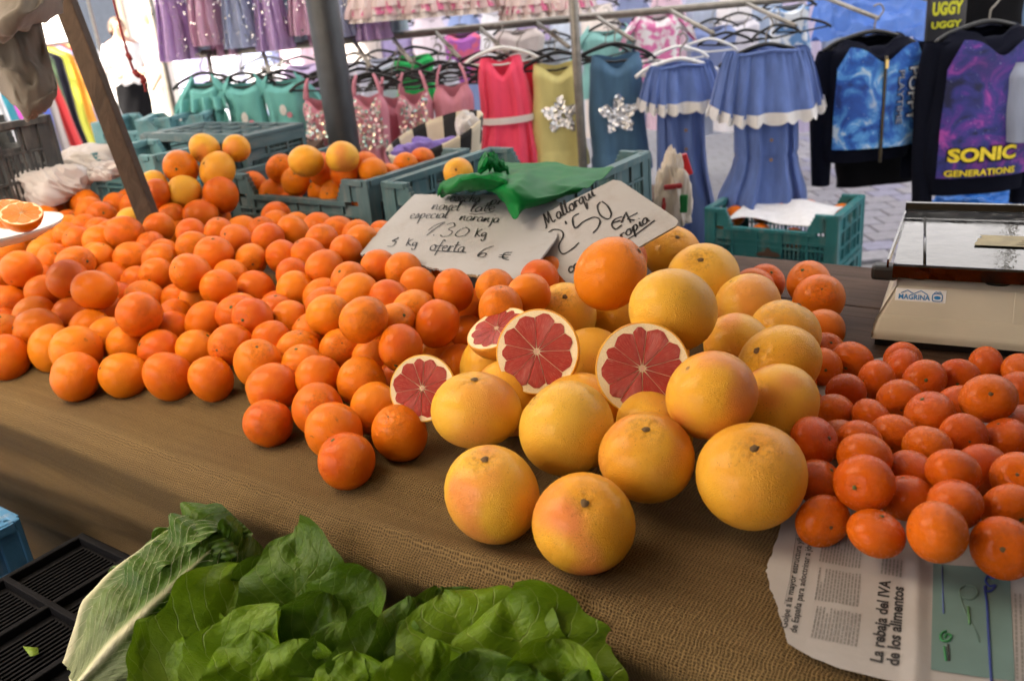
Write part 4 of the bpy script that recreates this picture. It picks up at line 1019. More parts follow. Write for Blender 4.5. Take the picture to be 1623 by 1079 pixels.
def towards(p, up=.6):
    d = CP-np.asarray(p); d /= np.linalg.norm(d); d = d+TZ*up; return d/np.linalg.norm(d)
def Hh(x, y, h): return atz(x, y, TH+h)
# romaine
rb, rt = Hh(132, 1085, -.118), Hh(372, 848, -.02)
rom = thing('romaine_lettuce', 'long romaine lettuce with thick white rib lying on the black crate', 'lettuce', rb)
e = rt-rb; RL = np.linalg.norm(e); e /= RL; n0 = towards((rb+rt)/2, .4); n0 -= e*(n0@e); n0 /= np.linalg.norm(n0); s0 = np.cross(e, n0)
def wrap_leaf(phi, R0_, span, off, seed, mat, flare=.03, Lk=1.0):
    def fn(a, b):
        t = a*2-1; s = b
        prof = (.50+.50*math.sin(math.pi*min(1, .12+s*.78)))*(1 if s < .86 else max(.25, 1-((s-.86)/.16)**2))
        R = (R0_*prof+.004)*(.38+.62*sstep(-.10, .32, s)); sp = span*(.55+.45*s)
        th = phi+t*sp
        r = R+.004*abs(t)+flare*max(0, s-.62)**1.5*(.4+abs(t))
        r += .009*(abs(t)**1.6)*s*(math.sin(s*24+seed*2+(2 if t > 0 else 0))+.7*math.sin(s*43+seed))
        br = (s-.42*abs(t))*15; r += .0035*abs(math.sin(math.pi*br))*(1-math.exp(-(t*5)**2))*(.3+s) + .003*(n2(s*12, t*6, seed)-.5)
        r += .016*math.exp(-(t/(.20*(1.05-s)+.02))**2)*(1-s)**.8        # thick midrib
        return rb+e*(s*RL*Lk+off)+(n0*math.cos(th)+s0*math.sin(th))*r
    mb = MB(); mb.grid(fn, 44, 70); mb.build('leaf', mat, rom, rb)
wrap_leaf(.12, .068, 1.00, 0.0, 3, M_RO); wrap_leaf(-1.05, .061, 1.05, .004, 5, M_RO, .05); wrap_leaf(1.25, .060, 1.05, .006, 7, M_RO, .05)
wrap_leaf(-.35, .054, .9, .02, 9, M_LFD, .06, .98); wrap_leaf(.75, .052, .9, .022, 11, M_LFD, .08, .96); wrap_leaf(-1.9, .06, .9, 0, 13, M_RO, .02); wrap_leaf(2.1, .06, .9, 0, 15, M_RO, .02)
mb = MB(); mb.lathe([(.001, -.006), (.018, -.004), (.024, .01), (.02, .03)], 20); o_ = mb.build('stem_base', flat((.62, .58, .36), .6, .15, 60), rom); o_.rotation_euler = Vector(e).to_track_quat('Z', 'Y').to_euler()
# leafy heads: every leaf by its foot and its tip
HEADS = [('lettuce_head', 'loose-leaf green lettuce between the romaine and the next lettuce', [
    (330, 1130, -.12, 446, 962, -.005, 62, 0, .5, .35), (455, 1120, -.12, 520, 938, .0, 70, 1, .55, .3), (300, 1120, -.12, 392, 890, -.01, 86, 0, .5, .3), (480, 1060, -.10, 470, 838, .015, 78, 1, .75, .3),
    (520, 1060, -.10, 590, 905, .01, 76, 1, .7, .3), (250, 1130, -.12, 248, 965, -.03, 40, 0, .8, .4), (400, 1140, -.11, 400, 1000, -.02, 66, 0, .6, .3), (330, 1060, -.11, 330, 965, -.04, 50, 0, .6, .5),
    (540, 1120, -.1, 545, 985, .0, 62, 1, .7, .3), (480, 1140, -.11, 470, 1010, -.01, 70, 0, .8, .35), (420, 1050, -.12, 430, 880, -.01, 70, 1, .5, .4)]),
  ('lettuce_head', 'broad-leaf green lettuce pressed against the burlap skirt below the grapefruits', [
    (800, 1160, -.10, 700, 938, .012, 112, 0, .9, .25), (860, 1150, -.09, 800, 945, .018, 110, 0, .9, .25), (900, 1160, -.08, 880, 1010, .015, 74, 0, .9, .3), (930, 1180, -.08, 930, 1060, .01, 54, 1, .8, .3),
    (700, 1130, -.08, 693, 1012, .01, 44, 0, .4, .5), (620, 1150, -.09, 600, 975, .0, 74, 1, .8, .3), (660, 1130, -.10, 645, 945, .01, 62, 1, .8, .35), (570, 1160, -.1, 560, 1030, -.01, 66, 0, .7, .35),
    (760, 1170, -.09, 740, 1030, .01, 84, 1, .8, .3), (640, 1170, -.1, 640, 1040, -.005, 74, 0, .7, .35), (850, 1170, -.09, 850, 1060, .01, 62, 1, .7, .3), (720, 1100, -.1, 700, 930, .0, 80, 1, .7, .3)])]
sd_ = 1
for nm, lb, LV in HEADS:
    c = Hh(LV[0][0]+60, 1110, -.14); hd = thing(nm, lb, 'lettuce', c)
    for (x0, y0, h0, x1, y1, h1, w, dk, bend, cup) in LV:
        sd_ += 1; b = Hh(x0, y0, h0); t = Hh(x1, y1, h1)
        nr = towards((b+t)/2, .35)+TE*rnd.gauss(0, .18)+TZ*rnd.gauss(0, .12)
        leaf(hd, c, b, t, nr, w*1.28/FPX*1.0, M_LFD if dk else M_LF, bend+.25, cup, .013, sd_)
mb = MB(); mb.add([Hh(36, 1024, -.163), Hh(60, 1026, -.163), Hh(62, 1036, -.163), Hh(48, 1040, -.163)], [(0, 1, 2, 3)]); tag(mb.build('leaf_scrap', M_LF, loc=Hh(50, 1030, -.163), solid=.001), 'small torn scrap of green leaf on the black crate', 'leaf')
# black crate under them, bottom up
bc = T(.235, -.42, -.30)
bk = thing('upturned_crate', 'upturned black plastic crate carrying the lettuces', 'crate', bc, rot=(0, 0, ANG))
BL, BW, BH = 1.05, .385, .135
for nm, cc, dd in (('side_wall', (BL/2, .006, BH/2), (BL, .012, BH)), ('side_wall', (BL/2, BW-.006, BH/2), (BL, .012, BH)), ('side_wall', (.006, BW/2, BH/2), (.012, BW-.026, BH)), ('side_wall', (BL-.006, BW/2, BH/2), (.012, BW-.026, BH))):
    mb = MB(); mb.box(cc, dd); mb.build(nm, M_BLK, bk, smooth=False, bevel=.003)
mb = MB(); mb.box((BL/2, BW/2, BH-.012), (BL-.03, BW-.03, .006)); mb.build('bottom_plate', M_BLK, bk, smooth=False)
for k in range(9): mb = MB(); mb.box((BL*k/8*.97+.015, BW/2, BH-.002), (.010, BW-.028, .014)); mb.build('rib', M_BLK, bk, smooth=False, bevel=.002)
for k in range(4): mb = MB(); mb.box((BL/2, .012+(BW-.024)*k/3, BH-.0015), (BL-.03, .010, .0145)); mb.build('rib', M_BLK, bk, smooth=False, bevel=.002)
for k in range(8):
    for j in range(3):
        if (2*k+j) % 7 == 5: continue
        mb = MB(); x0 = BL*k/8*.97+.03; y0 = .012+(BW-.024)*j/3
        for q in range(12): mb.box((x0+.008+q*.0088, y0+.06, BH-.007), (.0035, .1, .005))
        tag(mb.build('grille', M_BLK, bk, smooth=False), kind='stuff')
crate('plastic_crate', 'empty black crate standing on the ground under the lettuces', 1.27, .385, .24, M_BLK, T(.0, -.42, -TH+.29), (0, 0, ANG)) 
crate('plastic_crate', 'lower black crate on the ground at the foot of the stall', 1.27, .385, .28, M_BLK, T(.0, -.42, -TH+.005), (0, 0, ANG))
# blue crate at the far left of the foreground
bo = T(-.505, -.45, -.465)
crate('plastic_crate', 'blue plastic crate of red-orange fruit at the foot of the burlap skirt', .50, .42, .25, M_BLUE, bo, (0, 0, ANG), front_cut=False)
crate('plastic_crate', 'lower blue crate standing on the ground beside the burlap skirt', .50, .42, .36, M_BLUE, T(-.505, -.45, -TH+.003), (0, 0, ANG), front_cut=False)
for k in range(12):
    put_fruit('tangerine', T(-.44+.11*(k % 4)+.02*(k//4), -.38+.12*(k//4), -.225+.01*(k % 3)), .042, 'red-orange fruit filling the blue crate beside the burlap skirt', 'fruit in the blue crate')

# unseen cardboard boxes added left of the viewer to shade the burlap skirt
def blocker(u, w, h0, L, D_, Hc, label):
    p = T(u, w, h0); o = thing('blocker', label, 'blocker', p, rot=(0, 0, ANG)); mt = flat((.30, .20, .115), .85, .12, 9, .2, name='cardboard')
    m_ = MB(); m_.box((L/2, D_/2, Hc/2), (L, D_, Hc)); m_.build('box', mt, o, smooth=False)
    for s in (0, 1): m_ = MB(); m_.box((L/2, D_*(.25+.5*s), Hc+.003), (L*.98, D_*.485, .005)); m_.build('flap', mt, o, smooth=False)
    m_ = MB(); m_.box((L/2, D_/2, Hc+.0065), (L, .05, .001)); m_.build('tape', flat((.33, .24, .12), .3), o, smooth=False)
blocker(-1.25, -1.12, -TH, .72, .52, .46, 'large brown carton added out of view left of the blue crates to shade the skirt')
blocker(-1.22, -1.10, -TH+.47, .68, .48, .46, 'brown carton stacked on a larger carton in the aisle, added to shade the skirt')
blocker(-.48, -1.15, -TH, .74, .50, .46, 'wide brown carton added on the aisle floor to shade the burlap skirt')
blocker(-.46, -1.13, -TH+.47, .70, .46, .40, 'brown carton stacked on the wide carton added to shade the burlap skirt')
# ------------------------------------------------------------------ posts, tarp, string
pb, pt_ = atd(238, 352, 2.06), atd(98, -12, 2.06)
dv = (pt_-pb)/np.linalg.norm(pt_-pb); foot = pb-dv*((pb[2]-TH-.001)/dv[2]); head_ = pb+dv*1.9
sx_ = np.cross(dv, [0, 1, 0]); sx_ /= np.linalg.norm(sx_); sy_ = np.cross(dv, sx_)
mb = MB(); mb.box((foot+head_)/2, (.043, .036, np.linalg.norm(head_-foot)), np.array([sx_, sy_, dv]))
tag(mb.build('wooden_post', wood_mat((.030, .019, .013), (.07, .044, .029), 'post_wood', (30, 30, 3)), loc=foot, smooth=False, bevel=.003), 'slanting square wooden post standing among the oranges', 'post')
p0 = atd(528, 115, 2.85); mb = MB(); mb.tube([(p0[0], p0[1], 0), (p0[0], p0[1], 1.0), (p0[0], p0[1], 2.45)], .051, 28)
tag(mb.build('metal_pole', flat((.045, .05, .058), .45, .15, 20, .05, metal=.3, name='grey_paint'), loc=(p0[0], p0[1], 0)), 'thick dark grey metal pole rising behind the orange crate', 'pole')
sp_ = [atd(x, y, 2.2) for x, y in smooth_path([(172, -90), (176, -20), (181, 5), (190, 40), (198, 70), (204, 90), (210, 108), (216, 117), (224, 122), (228, 130), (231, 146)], 5)]
mb = MB(); mb.tube(sp_, .0030, 8); mb.tube([atd(x, y, 2.2) for x, y in ((202, 86), (205, 91), (207, 95))], .006, 8); mb.tube([atd(x, y, 2.2) for x, y in ((213, 113), (217, 118), (221, 121))], .007, 8); mb.tube([atd(x, y, 2.2) for x, y in ((224, 121), (228, 128), (226, 133))], .007, 8)
tag(mb.build('cord', flat((.20, .018, .02), .8, .3, 200, name='red_cord'), loc=sp_[-1]), 'thin dark red cord hanging knotted beside the wooden post', 'cord')
M_TARP = cloth_mat((.115, .100, .085), .25, 500, .9, 0, 'tarp')
def D3(x, y, t): return atd(x, y, t)
tp = thing('rolled_tarp', 'grey-brown canvas tarp hanging folded beside the wooden post', 'tarp', D3(40, 60, 1.75))
sh = sheet([[D3(-40, -60, 1.7), D3(20, -60, 1.72), D3(70, -60, 1.75), D3(120, -60, 1.8)], [D3(-40, -10, 1.68), D3(20, -8, 1.66), D3(70, -5, 1.7), D3(104, -8, 1.8)],
            [D3(-40, 40, 1.66), D3(10, 42, 1.62), D3(60, 26, 1.66), D3(100, 16, 1.8)], [D3(-40, 78, 1.68), D3(5, 74, 1.66), D3(55, 50, 1.7), D3(99, 24, 1.82)], [D3(-40, 70, 1.74), D3(0, 62, 1.74), D3(50, 40, 1.76), D3(95, 18, 1.84)]], 46, 50, 4, .012, 5)
sh.build('canvas_fold', M_TARP, tp, D3(40, 60, 1.75), solid=.002)
sh = sheet([[D3(-40, 50, 1.76), D3(0, 50, 1.74), D3(40, 45, 1.74), D3(66, 42, 1.77)], [D3(-30, 100, 1.76), D3(10, 110, 1.73), D3(50, 105, 1.74), D3(78, 95, 1.78)], [D3(-10, 130, 1.76), D3(25, 150, 1.73), D3(60, 150, 1.74), D3(91, 140, 1.78)], [D3(12, 165, 1.76), D3(36, 185, 1.74), D3(62, 184, 1.75), D3(92, 158, 1.78)], [D3(40, 192, 1.77), D3(48, 197, 1.76), D3(62, 194, 1.77), D3(86, 172, 1.79)]], 44, 44, 9, .014, 5)
sh.build('canvas_tail', M_TARP, tp, D3(40, 60, 1.75), solid=.002)

# ------------------------------------------------------------------ awnings
def awning(name, label, corners, mat, sag=.05):
    mb = MB(); c = [np.array(q, float) for q in corners]
    mb.grid(lambda a, b: (c[0]*(1-a)+c[1]*a)*(1-b)+(c[3]*(1-a)+c[2]*a)*b-TZ*(sag*math.sin(math.pi*a)*math.sin(math.pi*b)), 24, 20)
    return tag(mb.build(name, mat, loc=sum(c)/4), label, 'awning')
M_AWN = flat((.24, .19, .13), .9, .05, 3, name='awning_canvas', trans=.06)
M_AWN2 = flat((.70, .74, .80), .8, .05, 3, name='white_awning', trans=.26)
awning('awning', 'brown canvas awning stretched over the fruit stall', [T(-2.3, .06, 1.46), T(2.6, .06, 1.46), T(2.6, 1.7, 1.75), T(-2.3, 1.7, 1.75)], M_AWN)
M_SOFTBOX = flat((.86, .78, .66), .8, .04, 3, name='softbox_canvas', trans=.75)
awning('awning', 'pale translucent canvas panel added as a sunlit softbox over the front left', [T(-2.3, -.86, 1.30), T(.55, -.86, 1.30), T(.55, .12, 1.50), T(-2.3, .12, 1.50)], M_SOFTBOX, .0)  # unseen panel added as a softbox, lighting the fruit from the front left
awning('sun_block_strip', 'brown canvas strip added to keep direct sun off the lettuces', [T(-2.3, -1.45, 1.17), T(2.6, -1.45, 1.17), T(2.6, -.80, 1.33), T(-2.3, -.80, 1.33)], M_AWN, 0)  # unseen strip added to stop direct sun reaching the lettuces
awning('light_block_flap', 'brown canvas flap added to block overhead light at the right front', [T(.47, -.87, 1.315), T(2.6, -.87, 1.315), T(2.6, .12, 1.515), T(.47, .12, 1.515)], M_AWN, 0)  # unseen flap added so the soft light comes from the left only
awning('right_light_block', 'dark canvas side sheet added to shade the right end of the fruit stall', [T(1.98, -1.25, 1.2), T(1.98, 1.0, 1.62), T(1.98, 1.0, -.7), T(1.98, -1.25, -.7)], cloth_mat((.05, .05, .055), .2, 500, .9, 0, 'light_block_cloth'), 0)  # unseen sheet added to darken the right side of the stall
awning('awning', 'pale awning stretched over the clothes racks', [(-1.7, 2.2, 2.45), (5.2, 1.2, 2.45), (5.2, 8.6, 2.8), (-1.7, 8.6, 2.8)], M_AWN2)
awning('rear_light_block', 'dark canvas sheet added behind the viewer to block light from the aisle', [T(1.0, -2.15, 1.6), T(3.2, -2.15, 1.6), T(3.2, -2.15, -.8), T(1.0, -2.15, -.8)], cloth_mat((.05, .05, .055), .2, 500, .9, 0, 'light_block_cloth'), 0)  # unseen sheet added behind the viewer to cut the frontal light
for u, w in ((-2.2, -1.25), (2.5, -1.25), (2.5, 1.6)):
    q = T(u, w, 0); mb = MB(); mb.tube([(q[0], q[1], 0), (q[0], q[1], 2.3)], .02, 12); tag(mb.build('awning_pole', flat((.3, .31, .32), .4, .1, metal=.6), loc=(q[0], q[1], 0)), 'slim steel pole holding up the brown awning', 'pole', 'poles of the fruit stall awning')

# ------------------------------------------------------------------ clothes racks
M_RAIL = flat((.24, .225, .20), .45, .2, 30, .1, metal=.5, name='steel_tube'); M_HBLK = flat((.010, .010, .011), .35, .1); M_HWHT = flat((.72, .72, .71), .35, .05)
RT = 3.75
rk = thing('clothes_rack', 'steel tube clothes rack with sloping arms holding the children clothes', 'rack', (0, 3.4, 0))
def seg(a, b, r, nm): m_ = MB(); m_.tube([a, b], r, 10); return m_.build(nm, M_RAIL, rk, (0, 3.4, 0))
def vpost(x, y, t, nm='upright'):
    p = atd(x, y, t); return seg((p[0], p[1], 0), (p[0], p[1], 2.2), .018, nm)
vpost(256, 90, RT+.12); vpost(912, 60, 3.28); seg(atd(906, 30, RT), atd(909, 28, 3.28), .012, 'cross_tube'); vpost(1640, 60, RT)
rail_px = [(258, 92), (900, 31), (1640, -38)]
RP = [atd(x, y, RT) for x, y in rail_px]; zr_ = np.mean([q[2] for q in RP])
seg(RP[0], RP[1], .016, 'rail'); seg(RP[1], RP[2], .016, 'rail')
def railp(x):
    i = 0 if x < 900 else 1; a, b = rail_px[i], rail_px[i+1]; f = (x-a[0])/(b[0]-a[0]); return RP[i]*(1-f)+RP[i+1]*f
def hanger_proto(mat):
    h = thing('hanger', 'x', 'hanger')
    m_ = MB(); m_.tube(smooth_path([(-.16, 0, -.055), (-.12, 0, -.030), (-.05, 0, -.008), (0, 0, 0), (.05, 0, -.008), (.12, 0, -.030), (.16, 0, -.055)], 4), [.0075]*25, 8); m_.build('shoulder_bar', mat, h)
    m_ = MB(); m_.tube([(-.14, 0, -.05), (0, 0, -.062), (.14, 0, -.05)], .0045, 6); m_.build('lower_bar', mat, h)
    m_ = MB(); m_.tube(smooth_path([(0, 0, -.005), (0, 0, .03), (.012, 0, .045), (.022, 0, .062), (.008, 0, .080), (-.012, 0, .074)], 5), .0028, 6); m_.build('hook', M_RAIL, h); return h
HB, HW = hanger_proto(M_HBLK), hanger_proto(M_HWHT); nh_ = {'b': 0, 'w': 0}
def hang(p, w=.3, kind='b', rz=0.0):
    src = HB if kind == 'b' else HW; o = src if nh_[kind] == 0 else copy_tree(src); nh_[kind] += 1
    o.location = tuple(map(float, p)); s = w/.32; o.scale = (s, s, min(1.15, s+.1)); o.rotation_euler = (0, rnd.gauss(0, .04), rz)
    tag(o, 'black plastic clothes hanger on the children clothes rack' if kind == 'b' else 'white plastic clothes hanger on the children clothes rack', 'hanger', 'black hangers on the rack' if kind == 'b' else 'white hangers on the rack'); return o
def rowi(rows, v):
    for a, b in zip(rows, rows[1:]):
        if v <= b[0]:
            f = (v-a[0])/max(1e-6, b[0]-a[0]); f = f*f*(3-2*f) if len(a) < 4 else f; return [a[i]+(b[i]-a[i])*f for i in (1, 2)]
    return rows[-1][1:3]
def body(parent, rows, H, mat, name='body', neck=(.03, .05), folds=7, amp=.010, seed=1, loc=None, nseg=72, nrow=34, sub=None, hem=0.0):
    ph = seed*1.7
    def fn(a, b):
        th = 2*math.pi*a; hw, dp = rowi(rows, b); c, s = math.cos(th), math.sin(th)
        x = hw*math.copysign(abs(c)**.75, c); y = dp*math.copysign(abs(s)**.8, s)
        k = amp*(.15+.85*b**.8); f = math.sin(folds*th*.5*2+ph+1.5*math.sin(3*b+seed)) + .5*math.sin(folds*1.7*th+ph*2)
        y += k*f*(.4+.6*abs(s)); x += k*.4*f*c + .10*hw*b*math.sin(2.6*b+seed*1.3) + .02*hw*math.sin(9*b+seed)
        z = -H*b
        if b < .3:
            front = max(0, -s)**.5; g = math.exp(-(x/neck[1])**2) if neck[1] else 0
            z -= (neck[0] if s < 0 else neck[0]*.35)*g*(1-b/.3)
            z -= .10*hw*(abs(x)/max(hw, 1e-3))**2*(1-b/.3)*.8
        if b > .97: z += hem*math.sin(th*folds+ph)
        return (x, y, z)
    m_ = MB(); m_.grid(fn, nseg, nrow, cu=True); return m_.build(name, mat, parent)
def garment(name, label, cat, x, yt, yb, t, rows, mat, neck=(.03, .05), folds=7, amp=.010, rz=0.0, group=None, hk='b', hw=.26, seed=1, hanger=True):
    p = atd(x, yt, t); k = t/FPX; H = (yb-yt)*k
    o = thing(name, label, cat, p, group, rot=(0, 0, rz))
    R_ = [(v, w*k, d) for v, w, d in rows]
    body(o, R_, H, mat, 'body', neck, folds, amp, seed)
    if hanger: hang(p+TZ*.028, hw, hk, rz)
    return o, k, H
def strap(o, pts, mat, r=.006, nm='strap'):
    m_ = MB(); m_.tube(smooth_path(pts, 4), r, 6); return m_.build(nm, mat, o)
C_TEAL = cloth_mat((.16, .48, .46)); C_PINK = cloth_mat((.62, .25, .32)); C_CORAL = cloth_mat((.90, .085, .17), .08); C_YEL = cloth_mat((.66, .60, .25)); C_DEN = cloth_mat((.075, .16, .27), .2)
C_BLUE = cloth_mat((.12, .19, .46), .22); C_LACE = cloth_mat((.74, .72, .70), .06); C_NAVY = flat((.006, .007, .014), .95, .2, 200, .3, name='navy_fleece', spec=.08); C_LIL = cloth_mat((.46, .33, .58), .15, trans=.35); C_GRN = cloth_mat((.02, .42, .10)); C_WHT = cloth_mat((.75, .75, .78)); C_GREY = cloth_mat((.33, .37, .47)); C_BLK = flat((.006, .006, .007), .95, .2, 200, .3, name='black_cloth', spec=.08)
def sequin_mat(c=(.95, .95, .96)):
    N = NT('sequin'); oi = N.n('TexCoord').outputs['Object']; N.p(Base__Color=c, Metallic=1.0, Roughness=.25); N.bump(N.noise(oi, 300, 2), .5, .003); return N.m
M_SEQ = sequin_mat(); M_SEQC = flat((.72, .60, .45), .25, .35, 300, metal=.6, name='gold_sequin'); M_SEQT = flat((.35, .52, .52), .25, .3, 300, metal=.6)
def sequins(o, fnpts, mats, nm='sequin_star', r=.006):
    for q, mt in enumerate(mats):
        m_ = MB()
        for i, (x, y, z) in enumerate(fnpts):
            if i % len(mats) != q: continue
            n = np.array([rnd.gauss(0, .45), -1, rnd.gauss(.1, .45)]); n /= np.linalg.norm(n); a = np.cross(n, [0, 0, 1]); a /= np.linalg.norm(a); b = np.cross(n, a)
            rr_ = r*rnd.uniform(.7, 1.2); m_.add([np.array((x, y, z))+rr_*(a*math.cos(2*math.pi*k/7)+b*math.sin(2*math.pi*k/7)) for k in range(7)], [tuple(range(7))])
        tag(m_.build(nm, mt, o, smooth=False), kind='stuff')
def star_pts(cx, cz, R, y, n):
    out = []
    while len(out) < n:
        x, z = rnd.uniform(-R, R), rnd.uniform(-R, R); a = math.atan2(x, z); q = (a % (2*math.pi/5)); q = min(q, 2*math.pi/5-q); rad = math.hypot(x, z)
        lim = R*.42/math.cos(math.pi/5-0) if False else R*(1-.56*min(1, q/(math.pi/5)))
        if rad < lim: out.append((cx+x, y-.002*rnd.random(), cz+z))
    return out
# waterfall arms: from the rail towards the viewer, sloping down
def arm(x, drop=.09, out=.36, right=.10):
    a = railp(x); b = a+np.array([right, -out, -drop]); seg(a, b, .009, 'sloping_arm'); return a, b
for x in (330, 415, 500, 560, 620, 690, 760, 850, 945, 1060, 1180, 1300, 1420): 
    a, b = arm(x)
    if x in (330, 415, 500, 560, 620, 690, 760):
        for q in (.15, .35, .5, .65): hang(a*(1-q)+b*q-TZ*.085+np.array([rnd.gauss(0, .015), 0, rnd.gauss(0, .008)]), .25, 'b', rnd.gauss(.25, .2))
# teal tops
def tee(x, yt, yb, t, half, mat, label, seed, group=None, hk='b', sleeve=True, rz=0.0, folds=6, nm='blouse'):
    o, k, H = garment(nm, label, 'top', x, yt, yb, t, [(0, half*.72, .025), (.12, half*.95, .045), (.4, half*.86, .05), (1, half*1.0, .06)], mat, (.035, .05), folds, .008, rz, group, hk, .25, seed)
    if sleeve:
        for s in (-1, 1):
            w = half*k; m_ = MB()
            def fn(a, b, s=s):
                th = 2*math.pi*a; c = np.array([s*(w*.72+b*.085), 0, -.022-b*.075-.02*b*b]); r = .042*(1-.1*b)+.006*math.sin(5*th+4*b+seed)
                return c+np.array([-.35*s*math.cos(th)*r*.8, math.sin(th)*r*.7, math.cos(th)*r])
            m_.grid(fn, 24, 12, cu=True); m_.build('sleeve', mat, o)
    return o, k, H
tt = 3.45
o, k, H = tee(322, 128, 215, tt, 27, C_TEAL, 'turquoise blouse with ruffled frill sleeves, beside the bunny-print tops', 2)
for j in range(3):
    m_ = MB(); m_.grid(lambda a, b, j=j: ((a*2-1)*.085*(1+.15*b), -.055-.016*math.sin(26*a+j)-.012*b, -.06-.055*j-.05*b), 50, 6); m_.build('frill', C_TEAL, o, solid=.001)
o, k, H = tee(385, 128, 230, tt, 34, C_TEAL, 'turquoise tee with a white and pink print, between ruffled blouse and its twin', 3)
def bunny(o, z, mats):
    m_ = MB(); m_.lathe([(.001, .0), (.012, 0), (.013, -.002)], 16); q = m_.build('print_motif', C_LACE, o, smooth=False); q.rotation_euler = (math.pi/2, 0, 0); q.location = (-.005, -.062, z); q.scale = (1, 1.6, 1)
    m_ = MB(); m_.lathe([(.001, .0), (.010, 0), (.011, -.002)], 14); q = m_.build('print_motif', C_PINK, o, smooth=False); q.rotation_euler = (math.pi/2, 0, 0); q.location = (.018, -.064, z-.02)
bunny(o, -.135, 0)
o, k, H = tee(447, 124, 240, tt, 36, C_TEAL, 'turquoise tee with a white and pink print, beside the sequined pink dresses', 4); bunny(o, -.115, 0)
# pink dresses
def cami(x, yt, yb, t, half, label, seed, seq=True, mat=C_PINK, rz=0.0):
    o, k, H = garment('strap_dress', label, 'dress', x, yt+28, yb, t, [(0, half*.62, .03), (.10, half*.8, .05), (.42, half*.72, .05), (.5, half*.7, .05), (1, half*1.35, .09)], mat, (.05, .03), 8, .012, rz, None, 'b', .24, seed, hanger=False)
    w = half*k
    hang(atd(x, yt-3, t), .24, 'b', rz)
    for s in (-1, 1): strap(o, [(s*w*.60, -.03, -.005), (s*w*.5, -.02, .04), (s*w*.38, 0, 28*k)], mat, .005); strap(o, [(s*w*.60, .03, -.005), (s*w*.5, .02, .04), (s*w*.38, 0, 28*k)], mat, .005)
    if seq:
        pts = []
        while len(pts) < 230:
            xx, zz = rnd.uniform(-w*.75, w*.75), rnd.uniform(-.20, -.004)
            if zz < -.05*math.exp(-(xx/.03)**2)-.006 and abs(xx) < w*(.66+.1*math.sin(zz*30)): pts.append((xx, -.062-.004*rnd.random(), zz))
        sequins(o, pts, [M_SEQC, M_SEQT, flat((.70, .42, .45), .3, .3, 300, metal=.5), C_LACE], 'sequin_bodice', .0055)
    return o
cami(505, 125, 330, 3.4, 34, 'pink strappy dress with a sequined bodice, partly behind the thick grey pole', 5)
cami(582, 120, 345, 3.35, 36, 'pink strappy dress with a sequined bodice, first one clear of the pole', 6)
cami(622, 122, 340, 3.5, 30, 'plain pink strappy dress tucked between two sequined ones', 7, False)
cami(655, 116, 340, 3.4, 36, 'pink strappy dress with a sequined bodice above the striped basket', 8)
cami(716, 104, 335, 3.4, 40, 'plain dusty-pink strappy dress with gathered bust beside the coral dress', 9, False)
# coral dress
o, k, H = garment('sleeveless_dress', 'neon coral-pink sleeveless dress with a lace waistband on a white hanger', 'dress', 793, 88, 262, 3.4, [(0, 32, .03), (.12, 36, .05), (.3, 39, .055), (.55, 41, .06), (1, 52, .085)], C_CORAL, (.075, .035), 9, .020, 0, None, 'w', .3, 10)
m_ = MB(); m_.grid(lambda a, b: (1.12*43*k*math.cos(2*math.pi*a), .094*math.sin(2*math.pi*a), -H*.56-.012+.026*b), 60, 3, cu=True); m_.build('waistband', C_LACE, o)
o, k, H = garment('sleeveless_dress', 'dark red dress hanging just behind the neon coral one', 'dress', 822, 92, 272, 3.55, [(0, 28, .03), (.3, 36, .055), (1, 46, .08)], cloth_mat((.45, .01, .03)), (.05, .04), 7, .01, 0, None, 'b', .28, 11)
o, k, H = garment('sleeveless_dress', 'pale yellow sleeveless dress with a silver sequin star', 'dress', 881, 96, 262, 3.4, [(0, 36, .03), (.12, 39, .05), (.85, 44, .06), (.86, 46, .065), (1, 47, .07)], C_YEL, (.055, .05), 5, .005, 0, None, 'b', .30, 12)
sequins(o, star_pts(0, -82*k, 32*k, -.066, 210), [M_SEQ], r=.0075)
o, k, H = garment('sleeveless_dress', 'blue denim sleeveless dress with a silver sequin star', 'dress', 975, 82, 270, 3.35, [(0, 38, .03), (.12, 42, .05), (.85, 46, .06), (.86, 49, .065), (1, 50, .07)], C_DEN, (.06, .05), 5, .005, 0, None, 'b', .31, 13)
sequins(o, star_pts(-2*k, -94*k, 33*k, -.067, 260), [M_SEQ], r=.0075)
